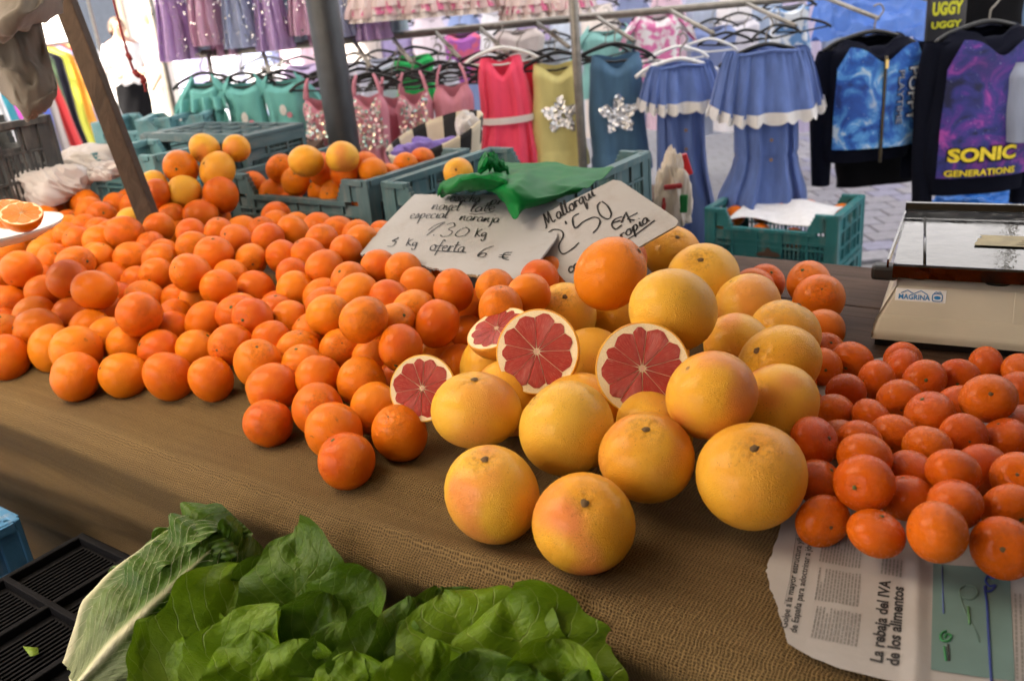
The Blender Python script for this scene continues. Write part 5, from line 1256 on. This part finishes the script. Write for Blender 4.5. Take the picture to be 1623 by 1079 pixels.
# blue dresses with lace
def lace_dress(x, yt, yb, t, half, ruf, label, seed, waist, hk, shift=0):
    k = t/FPX
    o, k, H = garment('ruffle_dress', label, 'dress', x+shift, yt+18, yb, t, [(0, half*.70, .06), (.2, half*.55, .07), (waist-.01, half*.56, .07), (waist, half*.53, .062), (waist+.02, half*.57, .07), (1, half*.80, .10)], C_BLUE, (.02, .12), 10, .022, 0, None, hk, .33, seed)
    w = half*k; hr = ruf*k
    def rf(ex):
        def fn(a, b):
            th = 2*math.pi*a; c, s = math.cos(th), math.sin(th); q = .72+.30*b**.7
            drop = hr*b*(1-.22*abs(c)**3)+.012*abs(c)-.02*abs(c)*(1-b)
            xx = w*q*math.copysign(abs(c)**.8, c); yy = (.066+.045*b)*math.copysign(abs(s)**.9, s)+.016*b*math.sin(17*th+seed+2*math.sin(3*th))+.006*math.sin(41*th)*(1-b)
            return (xx*(1+ex), yy*(1+ex), -drop+.006)
        return fn
    m_ = MB(); m_.grid(rf(0), 110, 18, cu=True); m_.build('shoulder_ruffle', C_BLUE, o)
    def lf(a, b):
        th = 2*math.pi*a; p = np.array(rf(.012)(a, 1.0)); sc_ = abs(math.sin(th*13)); p[2] -= (.030+.014*sc_)*b-.014; p[0] *= 1+.05*b; p[1] *= 1+.06*b; return p
    m_ = MB(); m_.grid(lf, 208, 4, cu=True); m_.build('lace_trim', C_LACE, o)
    m_ = MB(); m_.tube([(w*.70*math.cos(q), .075*math.sin(q), .012-.015*abs(math.cos(q))) for q in np.linspace(0, 2*math.pi, 41)], .006, 6); m_.build('elastic_neck', C_BLUE, o)
    for j in range(3):
        m_ = MB(); m_.lathe([(.001, 0), (.006, 0), (.0065, -.003)], 10); q = m_.build('button', flat((.25, .15, .07), .4), o, smooth=False); q.rotation_euler = (math.pi/2, 0, 0); q.location = (0, -.083, -hr*.9-.03-.07*j)
    return o
lace_dress(1078, 88, 400, 3.3, 66, 58, 'long faded-blue dress with lace-edged off-shoulder ruffle on a white hanger', 14, .45, 'w')
lace_dress(1214, 66, 322, 3.1, 88, 96, 'faded-blue dress with wide lace-edged ruffle and gathered waist beside the zip hoodie', 15, .68, 'b')
# hoodies
def galaxy(name, cols, scale, dark):
    N = NT(name); co = N.n('TexCoord').outputs['Object']
    a = N.n('TexNoise', Vector=co, Scale=scale, Detail=5, Roughness=.6, Distortion=1.2).outputs[0]
    col = N.ramp(a, cols); b = N.ramp(N.n('TexNoise', Vector=N.map(co, loc=(5, 2, 1)), Scale=scale*.7, Detail=3).outputs[0], [(.40, 0.0), (.65, 1.0)])
    col = N.mix(N.math('MULTIPLY', b, .55), col, dark)
    st = N.ramp(N.noise(co, 170, 1), [(.74, 0.0), (.78, 1.0)]); col = N.mix(N.math('MULTIPLY', st, .6), col, (.7, .75, .9))
    N.p(Base__Color=col, Roughness=.7); return N.m
M_GAL1 = galaxy('sky_print', [(.30, (.008, .03, .16)), (.45, (.02, .12, .50)), (.56, (.10, .35, .75)), (.66, (.60, .72, .80))], 11, (.015, .06, .30))
M_GAL2 = galaxy('galaxy_print', [(.30, (.010, .012, .05)), (.46, (.03, .035, .22)), (.56, (.10, .03, .26)), (.68, (.38, .06, .36))], 10, (.012, .02, .10))
def hoodie(x, yt, yb, t, half, label, gmat, seed, zipper, texts, sl_len, rz=0.0, stt=None):
    o, k, H = garment('hoodie', label, 'hoodie', x, yt, yb, t, [(0, half*.70, .05), (.10, half*.93, .085), (.86, half*.98, .10), (.9, half*.94, .09), (1, half*.92, .085)], C_NAVY, (.05, .05), 5, .004, rz, None, 'b', .36, seed, hanger=False)
    w = half*k
    hang(atd(x+2, yt-8, t), .36, 'b', rz)
    def yf(xx): return -(.108*max(0, 1-(abs(xx)/(w*1.02))**2.2)**.45)-.008
    def pf(a, b):
        sx = a*2-1; ww = w*(.86+.04*b if b > .2 else .66+.21*b/.2); xx = sx*ww
        zz = -H*(.05+.83*b)-(.050*math.exp(-(xx/.06)**2)*(1-b)**3*1.2) ; return (xx, yf(xx)-.002+.004*math.sin(9*b+4*sx), zz)
    m_ = MB(); m_.grid(pf, 40, 40); m_.build('printed_front', gmat, o)
    # hood collapsed at the neck
    m_ = MB()
    def hf(a, b):
        th = 2*math.pi*a; r = .056+.040*b; fr_ = max(0, -math.sin(th))
        return (r*1.5*math.cos(th), .01+(r*.78)*math.sin(th)-.012*fr_*b, -.006-.050*b*b+.012*math.sin(math.pi*b)-.055*fr_**1.5*(.55+.45*b)+.003*math.sin(7*th))
    m_.grid(hf, 48, 14, cu=True); m_.build('hood', C_NAVY, o, solid=.008)
    for s in (-1, 1):
        m_ = MB(); L_ = sl_len*k
        def sf(a, b, s=s):
            th = 2*math.pi*a; c = np.array([s*(w*.80+.036*b**.6+.010*math.sin(4*b)), .005+.01*math.sin(5*b), -.035-L_*b]); r = (.054-.020*b)*(1+.06*math.sin(9*b+3*th+seed))
            return c+np.array([math.cos(th)*r, math.sin(th)*r*.8, 0])
        m_.grid(sf, 24, 26, cu=True); m_.build('sleeve', C_NAVY, o)
    if zipper:
        m_ = MB(); m_.tube([(0, yf(0)-.006, -H*(.14+.86*q/14)) for q in range(15)], .0055, 6); zp = m_.build('zipper', flat((.10, .08, .05), .4, .3, 200, metal=.8), o)
        m_ = MB(); m_.box((0, yf(0)-.014, -H*.20), (.010, .005, .03)); m_.build('zip_pull', flat((.55, .40, .15), .3, .1, metal=1), o, smooth=False)
    for (s, x0, z0, xa, ya, wd, hg, mt, bold, lift) in texts:
        q0 = np.array([x0*w, 0, -z0*H])
        surf = lambda q: np.array([q[0], yf(q[0])-lift, q[2]])
        text_on(s, q0, np.array(xa, float), np.array(ya, float), wd, mt, o, 'print_lettering', None, height=hg, bold=bold, lift=0.0, surf=surf)
    return o, w, H
T_W = flat((.62, .66, .70), .7, .05); T_NV = flat((.02, .03, .10), .7, .05); T_Y = flat((.80, .62, .03), .6, .2, 90); T_BK = flat((.006, .006, .012), .7)
hoodie(1384, 58, 248, 3.2, 78, 'navy zip hoodie with a cloudy blue front reading POPPY PLAYTIME', M_GAL1, 16, True,
       [('POPPY', .50, .24, (0, 0, -1), (1, 0, 0), .195, .040, T_NV, .06, .009), ('POPPY', .51, .245, (0, 0, -1), (1, 0, 0), .19, .038, T_W, .015, .013), ('PLAYTIME', .27, .26, (0, 0, -1), (1, 0, 0), .19, .024, T_NV, .05, .009), ('PLAYTIME', .275, .263, (0, 0, -1), (1, 0, 0), .186, .022, flat((.30, .34, .42), .7), .0, .013)], 215)
hoodie(1566, 42, 302, 3.05, 88, 'black hoodie with a purple galaxy front and yellow SONIC GENERATIONS lettering', M_GAL2, 17, False,
       [('SONIC', -.80, .775, (1, 0, 0), (0, 0, 1), .235, .052, T_BK, .10, .009), ('SONIC', -.78, .77, (1, 0, 0), (0, 0, 1), .228, .046, T_Y, .045, .013), ('GENERATIONS', -.82, .865, (1, 0, 0), (0, 0, 1), .240, .024, T_BK, .08, .009), ('GENERATIONS', -.81, .863, (1, 0, 0), (0, 0, 1), .236, .022, T_Y, .03, .013)], 275)
o, k, H = garment('sweatshirt', 'pale grey-blue sweatshirt edge beside the galaxy hoodie', 'sweatshirt', 1655, 90, 218, 3.0, [(0, 50, .05), (.2, 58, .08), (1, 56, .08)], C_GREY, (.03, .05), 5, .006, 0, None, 'b', .3, 18)
o, k, H = garment('trousers', 'black folded trousers hanging behind the zip hoodie', 'trousers', 1385, 225, 292, 3.5, [(0, 60, .03), (1, 62, .04)], C_BLK, (0, .05), 4, .004, 0, None, 'b', .3, 19, hanger=False)
o, k, H = garment('trousers', 'dark trousers hanging behind the galaxy hoodie', 'trousers', 1600, 200, 350, 3.6, [(0, 70, .03), (1, 70, .04)], C_BLK, (0, .05), 4, .004, 0, None, 'b', .3, 20, hanger=False)
# second row behind
def back_top(x, yt, yb, t, half, mat, label, seed, sleeve=False): return tee(x, yt, yb, t, half, mat, label, seed, sleeve=sleeve, nm='child_top')
C_PAT = None
def pattern(c0, c1, sc, name):
    N = NT(name); co = N.n('TexCoord').outputs['Object']; f = N.ramp(N.noise(co, sc, 2), [(.46, 0.0), (.54, 1.0)]); N.p(Base__Color=N.mix(f, c0, c1), Roughness=.85); return N.m
back_top(962, 46, 150, 4.3, 45, cloth_mat((.24, .50, .47)), 'mint green top behind the denim star dress', 21, True)
back_top(1042, 22, 150, 4.2, 42, pattern((.70, .66, .68), (.62, .16, .36), 22, 'pink_print'), 'white top with pink blossom print behind the long blue dress', 22, True)
back_top(1005, 60, 160, 4.4, 30, cloth_mat((.05, .07, .18)), 'navy top behind the denim star dress', 23)
back_top(1250, 5, 80, 3.9, 34, pattern((.60, .64, .70), (.10, .22, .45), 14, 'blue_print'), 'white tee with blue splash print above the wide-ruffle dress', 24)
back_top(730, 50, 130, 4.3, 32, pattern((.35, .10, .40), (.62, .12, .22), 16, 'violet_print'), 'violet and red patterned top behind the coral dress', 25)
back_top(690, 95, 170, 4.2, 40, cloth_mat((.60, .62, .72)), 'pale lavender top behind the plain pink dress', 26)
back_top(655, 85, 170, 4.05, 34, C_GRN, 'vivid green top behind the sequined pink dress', 27)
back_top(600, 90, 180, 4.2, 40, cloth_mat((.55, .58, .68)), 'pale lilac top behind the sequined dress next to the pole', 28)
back_top(560, 95, 180, 4.3, 34, cloth_mat((.70, .70, .74)), 'white top behind the dress nearest the thick grey pole', 29)
back_top(480, 100, 190, 4.2, 40, cloth_mat((.50, .42, .62)), 'lilac top behind the turquoise tee', 30)
back_top(820, 45, 150, 4.4, 44, cloth_mat((.52, .46, .44)), 'beige top behind the coral and yellow dresses', 31)
back_top(870, 60, 160, 4.5, 34, cloth_mat((.40, .44, .50)), 'grey top behind the yellow star dress', 32)
back_top(1130, 40, 150, 4.4, 40, cloth_mat((.20, .26, .48)), 'mid-blue top between the two lace-edged blue dresses', 33)
back_top(1170, 30, 120, 4.6, 36, cloth_mat((.62, .60, .66)), 'pale top seen high between the two lace-edged blue dresses', 34)
back_top(420, 100, 170, 4.3, 36, cloth_mat((.62, .62, .66)), 'white top behind the turquoise tees', 35)
for x, y in ((1150, 52), (1180, 48), (1125, 62), (1230, 40), (1270, 30), (960, 70), (870, 78), (1000, 85)): hang(atd(x, y, 3.6), .23, 'w' if x == 1125 else 'b', rnd.gauss(.2, .3))
for x, y in ((1075, 74),): hang(atd(x, y, 3.36), .24, 'w', .1)
pal = [((.50, .48, .66), 'lavender'), ((.62, .62, .70), 'chalk white'), ((.34, .40, .62), 'cornflower'), ((.60, .46, .56), 'mauve'), ((.40, .52, .60), 'ice blue'), ((.55, .50, .48), 'oatmeal'), ((.30, .26, .46), 'plum'), ((.62, .55, .62), 'pale pink'), ((.24, .32, .55), 'denim blue'), ((.60, .60, .64), 'silver grey'), ((.45, .36, .58), 'violet'), ((.52, .58, .68), 'powder blue'), ((.66, .60, .56), 'ivory'), ((.20, .24, .40), 'slate blue'), ((.56, .40, .48), 'rose'), ((.44, .50, .62), 'steel blue'), ((.68, .66, .68), 'milk white'), ((.36, .44, .58), 'dusty blue'), ((.5, .44, .6), 'lilac grey'), ((.3, .36, .5), 'storm blue')]
for i, (c, nme) in enumerate(pal):
    x = 300+i*54; garment('child_top', nme+' garment in the back row behind the sloping-arm rack', 'top', x, 46-.088*(x-400)+12*hsh(i, 4), 230+30*hsh(i, 8)-.05*(x-300), 5.3+.4*hsh(i, 6), [(0, 22, .05), (.15, 30, .08), (1, 34, .10)], cloth_mat(c), (.03, .05), 6, .012, rnd.gauss(0, .4), None, 'b', .28, 80+i)
b0, b1 = atd(270, 20, 5.5), atd(1400, -90, 5.5); seg(b0, b1, .016, 'back_rail')
# blue covers and small items top right
o = sheet([[D3(1275, -40, 4.4), D3(1340, -40, 4.3), D3(1420, -40, 4.35), D3(1490, -40, 4.4)], [D3(1280, 20, 4.4), D3(1345, 20, 4.28), D3(1420, 20, 4.34), D3(1488, 20, 4.4)], [D3(1285, 75, 4.42), D3(1350, 70, 4.3), D3(1425, 75, 4.36), D3(1485, 80, 4.4)]], 60, 24, 5, .05, 9).build('cover_sheet', flat((.10, .22, .62), .3, .25, 5, trans=.3, name='blue_film2'), loc=D3(1380, 20, 4.35)); tag(o, 'rumpled blue plastic cover hanging behind the zip hoodie', 'cover')
ob = thing('packed_shirt', 'black packaged shirt with yellow graffiti letters above the hoodies', 'shirt', D3(1497, 48, 3.3)); kk = 3.3/FPX
m_ = MB(); m_.box((0, 0, .06), (62*kk, .02, 92*kk)); m_.build('package', flat((.03, .03, .035), .25), ob, smooth=False, bevel=.006)
for j, (s, zz) in enumerate((('UGGY', 24), ('UGGY', 4))): text_on(s, np.array([-24*kk, -.012, zz*kk]), np.array([1.0, 0, 0]), np.array([0, 0, 1.0]), 48*kk, flat((.55, .55, .02), .6), ob, 'print_lettering', None, height=19*kk if j == 0 else 10*kk, bold=.05, lift=.0, nrm=np.array([0, -1, 0]))
o, k, H = garment('black_hoodie', 'plain black top hanging above the galaxy hoodie', 'hoodie', 1578, -60, 45, 3.5, [(0, 45, .05), (.3, 52, .07), (1, 54, .07)], C_BLK, (.03, .05), 5, .006, 0, None, 'b', .3, 36)
o, k, H = garment('jeans', 'pale blue denim hanging above the galaxy hoodie beside the black top', 'jeans', 1645, -40, 60, 3.6, [(0, 34, .05), (1, 36, .06)], cloth_mat((.25, .38, .60)), (.0, .05), 5, .006, 0, None, 'b', .3, 37)
# tulle skirts hanging high on the left
M_TUL = [cloth_mat((.56, .40, .68), .2, trans=.4), cloth_mat((.48, .54, .72), .2, trans=.4), cloth_mat((.70, .46, .62), .2, trans=.4), cloth_mat((.44, .58, .66), .2, trans=.4)]
for i, x in enumerate(range(250, 604, 27)):
    t = 3.55+.12*(i % 2); yb = 88-.10*(x-250)-9*(i % 3)
    o, k, H = garment('tulle_skirt', 'sparkly lilac and blue tulle skirt hanging high above the rail', 'skirt', x, -75, yb, t, [(0, 10, .03), (.25, 18, .06), (1, 27, .10)], M_TUL[(i*3+i//3) % 4], (0, .05), 11, .026, 0, 'tulle skirts above the rail', 'b', .2, 40+i, hanger=False)
    pts = [(rnd.uniform(-36, 36)*k*.8, -.08-.03*rnd.random(), -H*rnd.uniform(.35, .95)) for _ in range(40)]; sequins(o, pts, [M_SEQ], 'glitter', .0035)
seg(atd(215, -92, 3.6), atd(620, -130, 3.6), .014, 'upper_rail')
# frilled dresses hanging high in the middle
for i, x in enumerate((585, 665, 745, 830, 890)):
    o, k, H = garment('frill_dress', 'white and blush dress hem of stacked frills hanging above the rail', 'dress', x, -90, 20-5*(i % 3)-.02*(x-585), 3.5, [(0, 18, .03), (.6, 36, .08), (1, 50, .12)], cloth_mat((.66, .50, .50), .15), (0, .05), 9, .015, 0, 'frilled dresses above the rail', 'b', .2, 60+i, hanger=False)
    for j in range(3):
        m_ = MB(); m_.grid(lambda a, b, j=j: ((46+5*b)*k*math.cos(2*math.pi*a), (.11+.02*b)*math.sin(2*math.pi*a)+.012*math.sin(28*math.pi*a+j), -H*(.70+.10*j)-.045*b), 90, 4, cu=True); m_.build('frill', (cloth_mat((.72, .60, .58)), pattern((.70, .62, .62), (.62, .16, .30), 30, 'floral_print'), cloth_mat((.72, .66, .64)))[j], o)
seg(atd(560, -130, 3.5), atd(930, -165, 3.5), .014, 'upper_rail')
# striped basket
bp = atd(690, 226, 2.75); bk_ = thing('basket', 'cream woven basket with black stripes holding purple cloth', 'basket', bp)
kk = 2.75/FPX
def bas(a, b):
    th = 2*math.pi*a; r = 1-.18*(1-b); rim = .055*math.cos(th-.6); return (78*kk*r*math.cos(th), .12*r*math.sin(th), -.10+b*(.13+rim*.9))
m_ = MB(); m_.grid(bas, 48, 8, cu=True); N = NT('striped_weave'); uv = N.n('TexCoord').outputs['UV']; sp = N.n('SeparateXYZ', Vector=uv); f = N.math('MULTIPLY', N.math('GREATER_THAN', N.math('FRACT', N.math('MULTIPLY', sp.outputs[0], 9.0)), .55), N.math('GREATER_THAN', sp.outputs[1], .55))
N.p(Base__Color=N.mix(f, (.62, .55, .42), (.012, .012, .014)), Roughness=.8); N.bump(N.noise(N.map(uv, (200, 60, 1)), 1, 2), .5, .004)
m_.build('basket_wall', N.m, bk_, solid=.008)
lumpy('folded_cloth', 'purple cloth heaped in the striped basket', 'cloth', bp+np.array([.0, 0, -.035]), (.11, .08, .045), 21, cloth_mat((.22, .16, .52), .2), .5, 2.4)
lumpy('folded_cloth', 'white cloth flopping over the striped basket rim', 'cloth', bp+np.array([.105, -.02, .03]), (.035, .04, .05), 23, cloth_mat((.72, .70, .70)), .4, 2.0)

q_ = sheet([[D3(-60+360*i_, -200, 6.6) for i_ in range(5)], [D3(-60+360*i_, 40, 6.7) for i_ in range(5)], [D3(-60+360*i_, 235-18*i_, 6.6) for i_ in range(5)]], 90, 20, 31, .06, 14) if False else MB()
q_.grid(lambda a, b: (-1.0+5.6*a, 7.0+.06*math.sin(40*a+2*math.sin(7*a))*(.3+b), 2.5-1.75*b), 220, 16)
tag(q_.build('backdrop_sheet', cloth_mat((.46, .45, .60), .12, trans=.3), loc=(1.8, 7.0, 1.6)), 'pale lilac sheet added behind the clothes racks to hide the overlit houses', 'sheet')  # added backdrop, kept in shade so the sunlit houses don't burn out
# ------------------------------------------------------------------ crates further back on the left
def crate_at(x, y, t, L, Wd, Hc, mat, label, rz): p = atd(x, y, t); return crate('plastic_crate', label, L, Wd, Hc, mat, p, (0, 0, rz))
crate_at(150, 318, 2.62, .34, .22, .14, M_CT, 'small teal crate under the white bags behind the orange heap', ANG)
crate_at(158, 246, 3.4, .32, .24, .12, M_CT, 'bright turquoise crate stacked beyond the white bags, plain-rimmed', math.radians(-12))
crate_at(226, 240, 3.3, .24, .24, .11, M_CT, 'bright turquoise crate overlapping its neighbour beyond the tipped crate', math.radians(4))
crate_at(-150, 345, 2.35, .30, .3, .22, M_GREY, 'dark grey crate at the far end of the orange heap', ANG)
st_ = MB(); q = atd(220, 245, 3.25); st_.box((q[0], q[1]+.1, (q[2]-.03)/2), (1.3, .5, q[2]-.03)); tag(st_.build('stall_counter', M_BOARD, loc=(q[0], q[1]+.1, 0), smooth=False), 'wooden counter carrying the turquoise crates', 'counter')
# ------------------------------------------------------------------ far clothes rail on the left
fr = thing('clothes_rack', 'steel clothes rail across the lane loaded with bright clothes', 'rack', (-2.6, 6, 0))
A, B = atd(112, 70, 6.8), atd(-120, 92, 4.3); A[2] = B[2] = 1.34
for a, b in ((A, B), ((A[0], A[1], 0), A), ((B[0], B[1], 0), B)): m_ = MB(); m_.tube([a, b], .016, 8); m_.build('rail', M_RAIL, fr, (-2.6, 6, 0))
cols = [(.75, .75, .74), (.30, .45, .75), (.70, .72, .25), (.75, .10, .06), (.35, .42, .70), (.72, .35, .05), (.70, .72, .10), (.02, .02, .03), (.10, .16, .08), (.62, .05, .05), (.45, .42, .38), (.10, .16, .55), (.02, .02, .03), (.25, .50, .60), (.45, .08, .40), (.05, .30, .38), (.70, .70, .72), (.03, .25, .33)]
names = ['white', 'light blue', 'lime yellow', 'red', 'periwinkle', 'orange', 'lemon', 'black', 'olive', 'crimson', 'grey', 'royal blue', 'jet black', 'sky blue', 'magenta', 'teal', 'off-white', 'deep teal']
dirn = B-A; az = math.atan2(dirn[1], dirn[0])
for i, (c, nme) in enumerate(zip(cols, names)):
    f = (i+.4)/len(cols); p = A*(1-f)+B*f; o = thing('long_dress', nme+' garment on the far clothes rail across the lane', 'dress', p, rot=(0, 0, az+math.pi/2+rnd.gauss(.5, .15)))
    body(o, [(0, .10, .03), (.08, .20, .05), (.5, .22, .06), (1, .26, .08)], .75+.15*hsh(i, 2), cloth_mat(c, trans=.2), 'body', (.03, .05), 7, .02, i)
# ------------------------------------------------------------------ shoppers
M_SKIN = flat((.55, .32, .23), .5, .06, 12, name='skin', sss=.1); M_HAIR = flat((.09, .055, .035), .6, .3, 60, name='hair')
def person(label, p, rz, hair, top, skirt, top_len, hgt=1.6):
    o = thing('person', label, 'person', p, rot=(0, 0, rz)); s = hgt/1.7
    V = [(0, 0, .93), (0, 0, 1.08), (0, .0, 1.28), (0, 0, 1.42), (0, -.01, 1.50), (0, -.015, 1.60), (0, -.01, 1.69),
         (.17, 0, 1.39), (.22, .02, 1.13), (.20, -.12, .95), (.19, -.17, .87), (-.17, 0, 1.39), (-.22, .02, 1.13), (-.17, -.16, 1.05), (-.12, -.22, 1.06),
         (.09, 0, .88), (.10, -.02, .48), (.10, .02, .09), (.11, -.12, .03), (-.09, 0, .88), (-.10, .06, .48), (-.10, .12, .09), (-.11, -.02, .03)]
    E = [(0, 1), (1, 2), (2, 3), (3, 4), (4, 5), (5, 6), (3, 7), (7, 8), (8, 9), (9, 10), (3, 11), (11, 12), (12, 13), (13, 14), (0, 15), (15, 16), (16, 17), (17, 18), (0, 19), (19, 20), (20, 21), (21, 22)]
    Rr = [(.16, .12), (.14, .105), (.16, .11), (.11, .09), (.055, .055), (.085, .10), (.06, .075), (.06, .06), (.045, .045), (.036, .036), (.03, .022), (.06, .06), (.045, .045), (.036, .036), (.03, .022), (.10, .10), (.065, .065), (.042, .042), (.035, .03), (.10, .10), (.065, .065), (.042, .042), (.035, .03)]
    me = bpy.data.meshes.new('body'); me.from_pydata([tuple(c*s for c in v) for v in V], E, []); b = bpy.data.objects.new('body', me); COL.objects.link(b); b.parent = o
    md = b.modifiers.new('k', 'SKIN'); md.use_smooth_shade = True
    for i, r_ in enumerate(Rr): me.skin_vertices[0].data[i].radius = (r_[0]*s, r_[1]*s)
    me.skin_vertices[0].data[0].use_root = True; sb = b.modifiers.new('s', 'SUBSURF'); sb.levels = 1; sb.render_levels = 2; me.materials.append(M_SKIN)
    def ring(rows, mat, nm):
        m_ = MB()
        def fn(a, bb):
            for q0, q1 in zip(rows, rows[1:]):
                if bb <= q1[0]: f = (bb-q0[0])/(q1[0]-q0[0]); z, rx, ry = [q0[i]+(q1[i]-q0[i])*f for i in (1, 2, 3)]; break
            th = 2*math.pi*a; k = 1+.03*math.sin(7*th+9*bb); return (rx*k*math.cos(th)*s, ry*k*math.sin(th)*s, z*s)
        m_.grid(fn, 40, 24, cu=True); m_.build(nm, mat, o)
    ring([(0, 1.45, .075, .07), (.12, 1.40, .19, .115), (.4, 1.24, .195, .135), (.75, 1.0, .175, .135), (1, top_len, .185, .14)], top, 'blouse')
    for sg in (-1, 1): m_ = MB(); m_.tube([(sg*.15*s, 0, 1.40*s), (sg*.205*s, .01, 1.27*s), (sg*.228*s, .02, 1.16*s)], [.075*s, .070*s, .064*s], 12); m_.build('sleeve', top, o)
    ring([(0, 1.0, .165, .125), (.3, .90, .20, .15), (1, .50, .21, .165)], skirt, 'skirt')
    m_ = MB()
    def hf(a, bb): th = 2*math.pi*a; ph = math.pi*.62*bb; return (.098*s*math.sin(ph)*math.cos(th), .02*s+.118*s*math.sin(ph)*math.sin(th)+.02*s*bb, (1.60+.125*math.cos(ph)-.04*max(0, math.sin(th))*bb)*s)
    m_.grid(hf, 28, 14, cu=True); m_.build('hair', hair, o)
    m_ = MB(); m_.lathe([(.001, .014), (.014, .010), (.012, 0)], 8); q = m_.build('nose', M_SKIN, o); q.location = (0, -.112*s, 1.60*s); q.rotation_euler = (1.4, 0, 0)
    for sg in (-1, 1):
        m_ = MB(); m_.lathe([(.001, .006), (.007, .004), (.009, 0)], 8); q = m_.build('eye', flat((.03, .02, .02), .2), o); q.location = (sg*.034*s, -.100*s, 1.622*s); q.rotation_euler = (1.5, 0, 0)
        m_ = MB(); m_.lathe([(.001, .008), (.018, .004), (.02, 0)], 8); q = m_.build('ear', M_SKIN, o); q.location = (sg*.084*s, 0, 1.60*s); q.rotation_euler = (0, sg*1.4, 0); q.scale = (1.5, 1, 1)
    m_ = MB(); m_.box((0, -.106*s, 1.562*s), (.045*s, .008, .009)); m_.build('mouth', flat((.42, .12, .10), .5), o)
    return o
def on_ground(x, y_head, t): q = atd(x, y_head, t); return (q[0], q[1], 0)
person('person in a white top and short black skirt walking across the lane', on_ground(190, 60, 9.5), math.radians(35), M_HAIR, cloth_mat((.78, .77, .76)), C_BLK, .93, 1.50)
person('fair-haired person in a pale cream outfit standing beside the rack upright', on_ground(238, 40, 8.5), math.radians(-60), flat((.42, .28, .14), .6, .2), cloth_mat((.72, .66, .62)), cloth_mat((.70, .66, .60)), .80, 1.58)
# ------------------------------------------------------------------ the far side of the lane
def facade(name, label, x0, x1, y, h, col, cols_, rows_):
    o = thing(name, label, 'building', ((x0+x1)/2, y, 0)); L = (x0+x1)/2
    m_ = MB(); m_.box((L, y+2, h/2), (x1-x0, 4, h)); m_.build('wall', flat(col, .9, .05, 1.5, .1, name='render'), o, (L, y, 0), smooth=False)
    m_ = MB(); m_.box((L, y+1.9, h+.1), (x1-x0+.3, 4.3, .2)); m_.build('roof', flat((.35, .17, .10), .9), o, (L, y, 0), smooth=False)
    for i in range(cols_):
        for j in range(rows_):
            cx = x0+(i+.5)*(x1-x0)/cols_; cz = 1.5+j*2.9
            m_ = MB(); m_.box((cx, y-.02, cz), (1.0, .08, 1.5)); w_ = m_.build('window', flat((.30, .26, .20), .6), o, (L, y, 0), smooth=False)
            m_ = MB(); m_.box((cx, y-.063, cz), (.8, .02, 1.3)); q = m_.build('pane', flat((.05, .06, .08), .1), w_, (L, y, 0), smooth=False)
facade('house', 'white rendered house across the lane behind the shoppers', -16, -5.5, 17, 6.5, (.78, .76, .72), 4, 2)
facade('house', 'pale cream house across the lane behind the rail of tulle skirts', -5.3, 4.5, 19, 7, (.42, .42, .47), 4, 2)
facade('house', 'light grey house across the lane behind the hoodies', 4.7, 16, 15, 6, (.36, .40, .50), 4, 2)
for i, (x, y, lab, c) in enumerate(((-6.5, 12, 'white market canopy far up the lane', (.8, .8, .78)), (-2.8, 13.5, 'red and orange market canopy far up the lane', (.75, .2, .05)))):
    o = thing('market_canopy', lab, 'canopy', (x, y, 0)); m_ = MB(); m_.add([(x-1.3, y-1, 2.1), (x+1.3, y-1, 2.1), (x+1.3, y+1, 2.1), (x-1.3, y+1, 2.1), (x, y, 2.8)], [(0, 1, 4), (1, 2, 4), (2, 3, 4), (3, 0, 4)]); m_.build('canopy_cloth', flat(c, .8, trans=.3), o, (x, y, 0), smooth=False)
    for sx in (-1, 1):
        for sy in (-1, 1): m_ = MB(); m_.tube([(x+1.25*sx, y+.95*sy, 0), (x+1.25*sx, y+.95*sy, 2.1)], .02, 8); m_.build('leg', M_RAIL, o, (x, y, 0))
